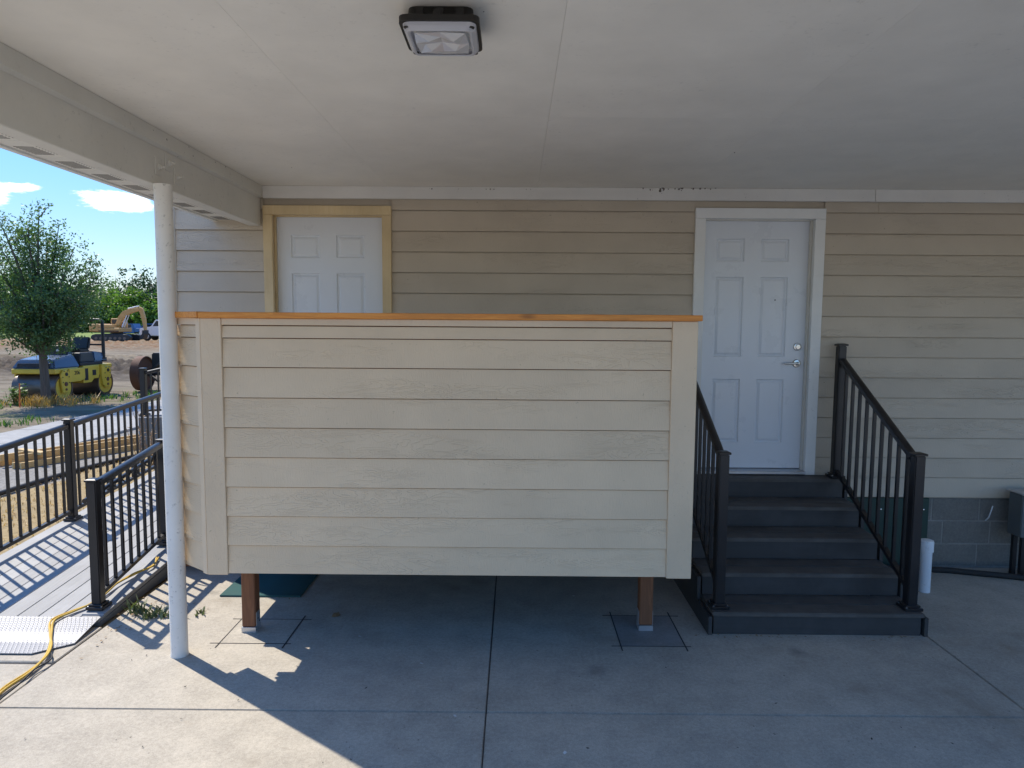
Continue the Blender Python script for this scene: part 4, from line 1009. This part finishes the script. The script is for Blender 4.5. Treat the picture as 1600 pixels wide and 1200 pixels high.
# front frame: yellow band under the hood
f = LB(); f.box(-.60, .60, .02, 1.02, .76, .90); lobj(f.bevel(.02), 'front_frame', 'yellow')
f = LB(); f.prism([(.55, .50), (1.0, .50), (1.22, .56), (1.22, .88), (.55, .88)], .56, .655, 'X'); fr_ = lobj(f.bevel(.012), 'side_frame', 'yellow')
f = LB(); f.prism([(.55, .50), (1.0, .50), (1.22, .56), (1.22, .88), (.55, .88)], -.655, -.56, 'X'); lobj(f.bevel(.012), 'side_frame', 'yellow')
cu = bpy.data.curves.new('fleet_number', 'FONT'); cu.body = '206'; cu.size = .16; cu.extrude = .003; cu.align_x = 'CENTER'
to = bpy.data.objects.new('t', cu); col.objects.link(to); dg = bpy.context.evaluated_depsgraph_get(); tm = bpy.data.meshes.new_from_object(to.evaluated_get(dg)); bpy.data.objects.remove(to)
tm.materials.clear(); tm.materials.append(MT['dark'])
place(tm, 'fleet_number', rl_, (.660, .86, .70), (R(90), 0, R(90)), True)
f = LB(); f.prism([(1.22, .42), (1.58, .42), (1.70, .52), (1.95, .52), (1.95, .92), (1.22, .92)], -.60, .60, 'X'); cf = lobj(f.bevel(.015), 'centre_frame', 'yellow')
for (a, b, c, d_) in ((1.26, 1.42, .50, .84), (1.62, 1.78, .62, .78)):
    f = LB(); f.box(.601, .607, a, b, c, d_); lobj(f, 'recess', 'dark', cf)
f = LB(); f.box(-.2, .2, 1.0, 1.25, .45, .85); lobj(f, 'articulation', 'dark')
# hood, sloping to the front, with louvres
h = LB(); h.hexa([(-.60, .02, .905), (.60, .02, .905), (.60, 1.10, .905), (-.60, 1.10, .905), (-.50, .16, 1.14), (.50, .16, 1.14), (.46, 1.02, 1.26), (-.46, 1.02, 1.26)]); hd = lobj(h.bevel(.03, 2), 'hood', 'hood')
for k in range(6):
    g = LB(); zz = .945 + k * .018
    yo = .035 + (zz - .905) * .6; g.box(-.46, .46, yo - .03, yo - .0, zz, zz + .009); lobj(g, 'louvre', 'dark', hd)
# operator's platform
pf = LB(); pf.box(-.58, .58, 1.12, 2.15, .93, 1.02); lobj(pf.bevel(.01), 'platform', 'dark')
tk = LB(); tk.hexa([(-.56, 1.80, 1.02), (.56, 1.80, 1.02), (.56, 2.42, 1.02), (-.56, 2.42, 1.02), (-.5, 1.84, 1.32), (.5, 1.84, 1.32), (.5, 2.36, 1.26), (-.5, 2.36, 1.26)]); lobj(tk.bevel(.03, 2), 'rear_tank', 'hood')
sd = LB(); sd.hexa([(.28, 1.14, 1.02), (.57, 1.14, 1.02), (.57, 1.80, 1.02), (.28, 1.80, 1.02), (.30, 1.2, 1.30), (.54, 1.2, 1.30), (.54, 1.74, 1.30), (.30, 1.74, 1.30)]); lobj(sd.bevel(.02), 'side_console', 'dark')
st_ = LB(); st_.prism([(1.45, 1.30), (1.90, 1.28), (1.92, 1.38), (1.45, 1.40)], -.18, .36, 'X'); st_.prism([(1.82, 1.38), (1.96, 1.38), (2.04, 1.72), (1.94, 1.74)], -.16, .34, 'X'); lobj(st_.bevel(.03, 2), 'seat', 'dark')
ds = LB(); ds.prism([(.96, 1.20), (1.18, 1.20), (1.22, 1.46), (.98, 1.52)], -.25, .20, 'X'); ds.box(-.12, .10, .95, 1.18, 1.02, 1.2); dsh = lobj(ds.bevel(.02), 'dashboard', 'dark')
dd = LB(); dd.disc_ring((.06, .955, 1.37), (0, -1, 0), [(.04, 0), (.035, .02), (0, .02)], 14); lobj(dd, 'head_lamp', 'truck', dsh)
wh = LB(); wh.disc_ring((0, 1.3, 1.56), (0, .6, 1), [(.17, 0), (.185, .012), (.17, .024), (.155, .012), (.17, 0)], 20); wh.tube([(0, 1.17, 1.4), (0, 1.3, 1.56)], .02, 6); lobj(wh, 'steering_wheel', 'dark')
rp = LB(); rp.tube(curve_pts([(.52, 2.30, 1.1), (.52, 2.30, 2.05), (.50, 2.30, 2.16), (.40, 2.30, 2.24), (-.40, 2.30, 2.24), (-.50, 2.30, 2.16), (-.52, 2.30, 2.05), (-.52, 2.30, 1.1)], 4), .048, 8); rp.box(.49, .55, 2.2, 2.4, 1.0, 1.12); rp.box(-.55, -.49, 2.2, 2.4, 1.0, 1.12); lobj(rp, 'rollover_bar', 'dark', rl_, True)
rp = LB(); rp.bar((-.52, 2.3, 1.5), (.52, 2.3, 1.5), .05, .05); lobj(rp, 'cross_bar', 'dark')
rp = LB(); rp.tube(curve_pts([(-.3, 1.0, 1.2), (-.55, .95, 1.25), (-.6, .98, 1.6), (-.5, 1.0, 1.85)], 4), .014, 6); lobj(rp, 'grab_handle', 'dark')
fd = LB(); fd.prism([(1.96, .55), (2.02, .30), (2.10, .30), (2.10, .92), (1.96, .92)], .56, .66, 'X'); lobj(fd, 'side_frame', 'yellow')
fd = LB(); fd.box(-.58, .58, 2.0, 2.6, .80, .93); lobj(fd.bevel(.02), 'rear_frame', 'yellow')

# -- rusty packing wheel machine
wm = thing('compactor_wheel', 'rusty steel compactor wheel with dark frame beside the white post', 'compactor', (-11.0, 20.6, 0))
cxw, cyw, zw, rw = -11.38, 20.6, .50, .52
w = B(); w.disc_ring((cxw, cyw, zw), (1, 0, 0), [(0, .07), (rw - .06, .07), (rw - .04, 0), (rw, 0), (rw, .24), (rw - .03, .24), (rw - .05, .19), (.16, .17), (.14, .21), (0, .21)], 36); wo = w.obj('wheel', MT['rust'], wm, True)
w = B(); w.disc_ring((cxw + .21, cyw, zw), (1, 0, 0), [(.10, 0), (.10, .05), (.06, .06), (0, .06)], 16); w.obj('hub', MT['dark'], wo, True)
w = B(); w.disc_ring((cxw + 1.1, cyw, zw), (1, 0, 0), [(0, .04), (rw - .05, .04), (rw - .04, 0), (rw, 0), (rw, .24), (rw - .04, .24), (rw - .05, .19), (0, .19)], 36); w.obj('wheel', MT['rust'], wm, True)
w = B(); w.tube([(cxw + .1, cyw, zw), (cxw + 1.25, cyw, zw)], .06, 10); w.obj('axle', MT['dark'], wm, True)
w = B(); w.bar((cxw + .30, cyw - .1, zw + .02), (cxw + .95, cyw - .5, zw + .36), .06, .07); w.bar((cxw + .30, cyw - .1, zw + .02), (cxw + .9, cyw - .6, zw - .18), .06, .07); w.bar((cxw + .33, cyw + .4, zw + .1), (cxw + 1.0, cyw + .4, zw + .1), .08, .1); w.bar((cxw + .33, cyw - .1, zw), (cxw + .33, cyw + .6, zw + .1), .06, .08); w.bar((cxw + .98, cyw - .6, zw + .1), (cxw + .98, cyw + .6, zw + .1), .06, .08); w.obj('frame', MT['dark'], wm)
w = B(); w.box(cxw + .42, cxw + .92, cyw - .05, cyw + .35, zw + .16, zw + .62); w.bevel(.03, 2).obj('weight_box', MT['dark'], wm)

# -- excavator
PXM = 73 / 1070.0
def far_pt(px, py, Yd=73.0):
    v = sky_dir(px, py); t = Yd / v.y; return Vector((v.x * t, Yd, CAM_H + v.z * t))
ex0 = Vector((-42.5, 73, gz(-42.5, 73)))
ex = thing('excavator', 'tan tracked excavator with raised boom working far across the site', 'excavator', ex0)
def eb(b, name, mat, par=ex, smooth=False): return b.obj(name, MT[mat], par, smooth, local=True)
for sy in (-1, 1):
    y0 = -1.25 if sy < 0 else .75
    t = LB(); t.prism([(-1.75, .05), (1.75, .05), (2.05, .25), (2.10, .45), (1.95, .65), (1.6, .76), (-1.6, .76), (-1.95, .65), (-2.10, .45), (-2.05, .25)], y0, y0 + .5, 'Y'); tr = eb(t.bevel(.04), 'track', 'dark')
    for k in range(7):
        g = LB(); g.disc_ring((-1.5 + k * .5, y0 if sy < 0 else y0 + .5, .32), (0, sy, 0), [(.17, 0), (.15, .03), (0, .03)], 12); eb(g, 'roller_wheel', 'drum', tr)
b_ = LB(); b_.box(-1.0, 1.0, -.75, .75, .35, .8); b_.disc_ring((0, 0, .8), (0, 0, 1), [(.6, 0), (.6, .18), (0, .18)], 20); eb(b_, 'undercarriage', 'dark')
b_ = LB(); b_.box(-1.3, .95, -1.2, 1.2, .98, 1.42); b_.prism([(-2.25, 1.05), (-1.3, 1.0), (-1.3, 1.85), (-2.15, 1.80), (-2.28, 1.5)], -1.15, 1.15, 'Y'); b_.box(-1.3, .2, -1.15, .4, 1.42, 1.78); eb(b_.bevel(.05), 'house_body', 'tan')
b_ = LB(); b_.box(-1.25, .90, -1.206, -1.2, 1.02, 1.14); eb(b_, 'body_stripe', 'dark')
b_ = LB(); b_.prism([(-.85, 1.42), (.55, 1.42), (.62, 1.9), (.35, 2.42), (-.8, 2.42)], .35, 1.15, 'Y'); cb_ = eb(b_.bevel(.04), 'cab', 'tan')
b_ = LB(); b_.prism([(-.7, 1.85), (.5, 1.85), (.3, 2.3), (-.7, 2.3)], .335, .347, 'Y'); eb(b_, 'window', 'glass', cb_)
def arm(pts_, ws, name, mat, th=.34):
    b = LB(); up_, dn = [], []
    for i, (x, z) in enumerate(pts_):
        a = Vector(pts_[min(i + 1, len(pts_) - 1)]) - Vector(pts_[max(i - 1, 0)]); a.normalize(); n_ = Vector((-a.y, a.x)) * ws[i] / 2
        up_.append((x + n_.x, z + n_.y)); dn.append((x - n_.x, z - n_.y))
    for i in range(len(pts_) - 1): b.prism([dn[i], dn[i + 1], up_[i + 1], up_[i]], -th / 2 - .1, th / 2 - .1, 'Y')
    return eb(b.bevel(.015), name, mat)
arm([(.15, 1.65), (.55, 2.45), (1.0, 2.95), (1.75, 3.25), (2.75, 3.45)], [.38, .5, .55, .45, .30], 'boom', 'tan')
arm([(2.45, 3.62), (2.75, 3.38), (3.0, 2.4), (3.12, 1.2)], [.2, .42, .38, .22], 'stick', 'tan', .30)
b_ = LB(); b_.tube([(.75, -.30, 1.5), (1.0, -.30, 2.1)], .075, 8); b_.tube([(1.0, -.30, 2.1), (1.3, -.30, 2.75)], .045, 8); b_.tube([(.75, .1, 1.5), (1.3, .1, 2.75)], .05, 8); eb(b_, 'boom_cylinder', 'pvc')
b_ = LB(); b_.tube([(1.35, -.1, 3.45), (2.5, -.1, 3.72)], .07, 8); eb(b_, 'stick_cylinder', 'galv')
b_ = LB(); b_.prism([(2.98, 1.2), (3.22, 1.2), (3.20, .75), (3.0, .25), (2.62, .18), (2.72, .55), (2.95, .8)], -.55, .35, 'Y'); eb(b_.bevel(.02), 'bucket', 'dark')

# -- vehicles behind
def pickup(loc, rz, body, label, big=False, group=None):
    s = 1.0
    t = thing('pickup_truck' if not big else 'work_truck', label, 'truck', loc, group, rz)
    L = lambda b, n, mt_, p=t, sm=False: b.obj(n, MT[mt_], p, sm, local=True)
    if big:
        pr = [(-2.2, .55), (2.9, .55), (2.9, .85), (2.85, 1.30), (2.6, 1.45), (1.35, 1.55), (.85, 2.3), (-.6, 2.35), (-.75, 1.5), (-2.2, 1.5)]
        pr = [(-.7, .55), (2.45, .55), (2.55, 1.15), (2.45, 1.38), (1.25, 1.58), (.70, 2.35), (-.60, 2.38), (-.70, 1.5)]
    else: pr = [(-.9, .45), (2.5, .45), (2.6, .8), (2.5, 1.05), (1.25, 1.18), (.65, 1.75), (-.75, 1.78), (-.9, 1.1)]
    b = LB(); b.prism(pr, -.95, .95, 'Y'); bo = L(b.bevel(.05, 2), 'cab', body)
    b = LB(); zt = 1.55 if big else 1.12
    b.box(-2.9, -.92 if not big else -.74, -.95, .95, .6, zt); L(b.bevel(.04), 'bed', body)
    b = LB(); z0, z1 = (1.62, 2.2) if big else (1.2, 1.66)
    for sy in (-1, 1): b.prism([(-.5, z0), (1.02 if big else 1.0, z0), (.62, z1), (-.5, z1)], sy * .955 - .008, sy * .955 + .008, 'Y')
    L(b, 'side_window', 'glass', bo)
    for sy in (-1, 1):
        b = LB(); b.box(2.47, 2.56, sy * .7 - .14, sy * .7 + .14, .86 if big else .78, 1.10 if big else .95); L(b, 'headlight', 'galv', bo)
    r = .48 if big else .38
    for x in (1.75, -1.75):
        for sy in (-1, 1):
            b = LB(); b.disc_ring((x, sy * .72, r), (0, sy, 0), [(0, 0), (r * .8, 0), (r, .04), (r, .20), (r * .93, .26), (r * .62, .27), (r * .58, .22), (0, .22)], 24); w_ = L(b, 'wheel', 'rubber', t, True)
            b = LB(); b.disc_ring((x, sy * .72, r), (0, sy, 0), [(r * .60, .235), (r * .5, .25), (r * .3, .27), (0, .28)], 20); L(b, 'rim', 'galv', w_, True)
    b = LB(); b.box(-2.95, 2.62, -.8, .8, .40 if not big else .45, .6); L(b, 'chassis', 'dark')
    return t
vz = gz(-39.4, 77)
pickup((-39.25, 77, vz), R(180), 'truck', 'white work truck nosing out from behind the round white post', True)
pickup((-54.4, 97, gz(-54.4, 97)), R(180), 'bluetruck', 'blue pickup truck parked in the grass behind the excavator', False)
pickup((-53.6, 101, gz(-53.6, 101)), R(180), 'bluetruck', 'farther blue pickup truck half behind the excavator arm', False)

# -- trees across the far field
q = random.Random(77)
kinds = [('leaf_mid', 'mid green'), ('leaf_bright', 'bright yellow green'), ('leaf_far', 'dark green')]
def crown_limbs(h, r, rr_, lo=.25):
    out = []
    for k in range(16):
        a = rr_.uniform(0, 6.28); t = rr_.random(); z = h * (lo + (1 - lo) * t); w = r * math.sqrt(max(0.05, 1 - ((t - .35) / .68) ** 2)) * rr_.uniform(.7, 1.05)
        out.append((w * math.cos(a), w * math.sin(a), z))
    out.append((0, 0, h)); return out
row = []
def far_tree(px, Yd, h, r, kind, label, dens=1.0):
    x = (px - 805) / 1070.0 * Yd; b = (x, Yd, gz(x, Yd) - .1)
    tree('field_tree', b, crown_limbs(h, r, q, .16), .16, h * .3, MT[kinds[kind][0]], .30, int(240 * dens), 16, r * .42, label, q.randint(0, 9999), 'tree', 'trees across the far field')
far_tree(228, 128, 11.3, 4.6, 2, 'tall dark green tree above the arm of the excavator, right against the white post')
far_tree(205, 122, 7.2, 4.2, 1, 'bright green tree directly above the boom of the excavator')
far_tree(176, 124, 7.6, 4.4, 1, 'bright green tree above the cab of the excavator')
far_tree(150, 128, 8.0, 4.6, 0, 'mid green tree just right of the oak crown')
far_tree(122, 122, 7.8, 4.6, 0, 'mid green tree showing behind the right half of the oak crown')
far_tree(95, 130, 8.6, 4.8, 2, 'dark green tree hidden mostly behind the oak crown, right of its trunk')
far_tree(62, 124, 8.8, 5.0, 0, 'mid green tree hidden mostly behind the oak crown, left of its trunk')
far_tree(28, 120, 9.6, 5.0, 1, 'bright green tree showing left of the oak crown')
far_tree(-10, 124, 9.2, 5.4, 0, 'mid green tree at the left edge of the far tree row in the photo')
far_tree(232, 104, 4.6, 2.1, 1, 'small round bright bush tree just behind the excavator stick')
far_tree(272, 126, 9.0, 5, 0, 'tree of the far row hidden behind the round white post')
far_tree(-60, 126, 9.5, 5.2, 2, 'dark tree of the far row left of the view')
far_tree(-110, 124, 9.0, 5.2, 0, 'mid green tree of the far row well left of the view')
bx_ = (183 - 805) / 1070.0 * 132
tree('bare_tree', (bx_, 132, gz(bx_, 132)), [(-2.2, 0, 8.8), (-1.2, .5, 10.2), (0, 0, 10.8), (1.3, -.4, 10.4), (2.2, .3, 9.2), (-2.8, .5, 7.6), (2.9, 0, 8.0), (.6, .8, 9.8), (-.6, -.5, 9.6)], .22, 5.0, None, 0, 0, 0, 1.5, 'leafless tree with bare branches standing above the far green trees', 91)
# hedge of bushes joining the far trees
hb_ = []; rs = np.random.RandomState(8); n = 26000
xx = rs.uniform(-135, -30, n); yy = rs.uniform(128, 140, n); zz = rs.power(.8, n) * (3.2 + 2.2 * fbm(xx * .12, yy * 0 + 3, 2)) 
P = np.stack([xx, yy, zz + ground_z(xx, yy)], 1); u = rs.normal(0, 1, (n, 3)); u /= np.linalg.norm(u, axis=1)[:, None]; v = np.cross(u, rs.normal(0, 1, (n, 3))); v /= np.linalg.norm(v, axis=1)[:, None]; s = rs.uniform(.25, .5, n)[:, None]
V = np.stack([P - u * s, P - v * s * .6, P + u * s, P + v * s * .6], 1).reshape(-1, 3)
me = bpy.data.meshes.new('hedge'); me.from_pydata(V.tolist(), [], np.arange(4 * n).reshape(-1, 4).tolist()); me.materials.append(MT['leaf_mid'])
stuff(place(me, 'hedge'))
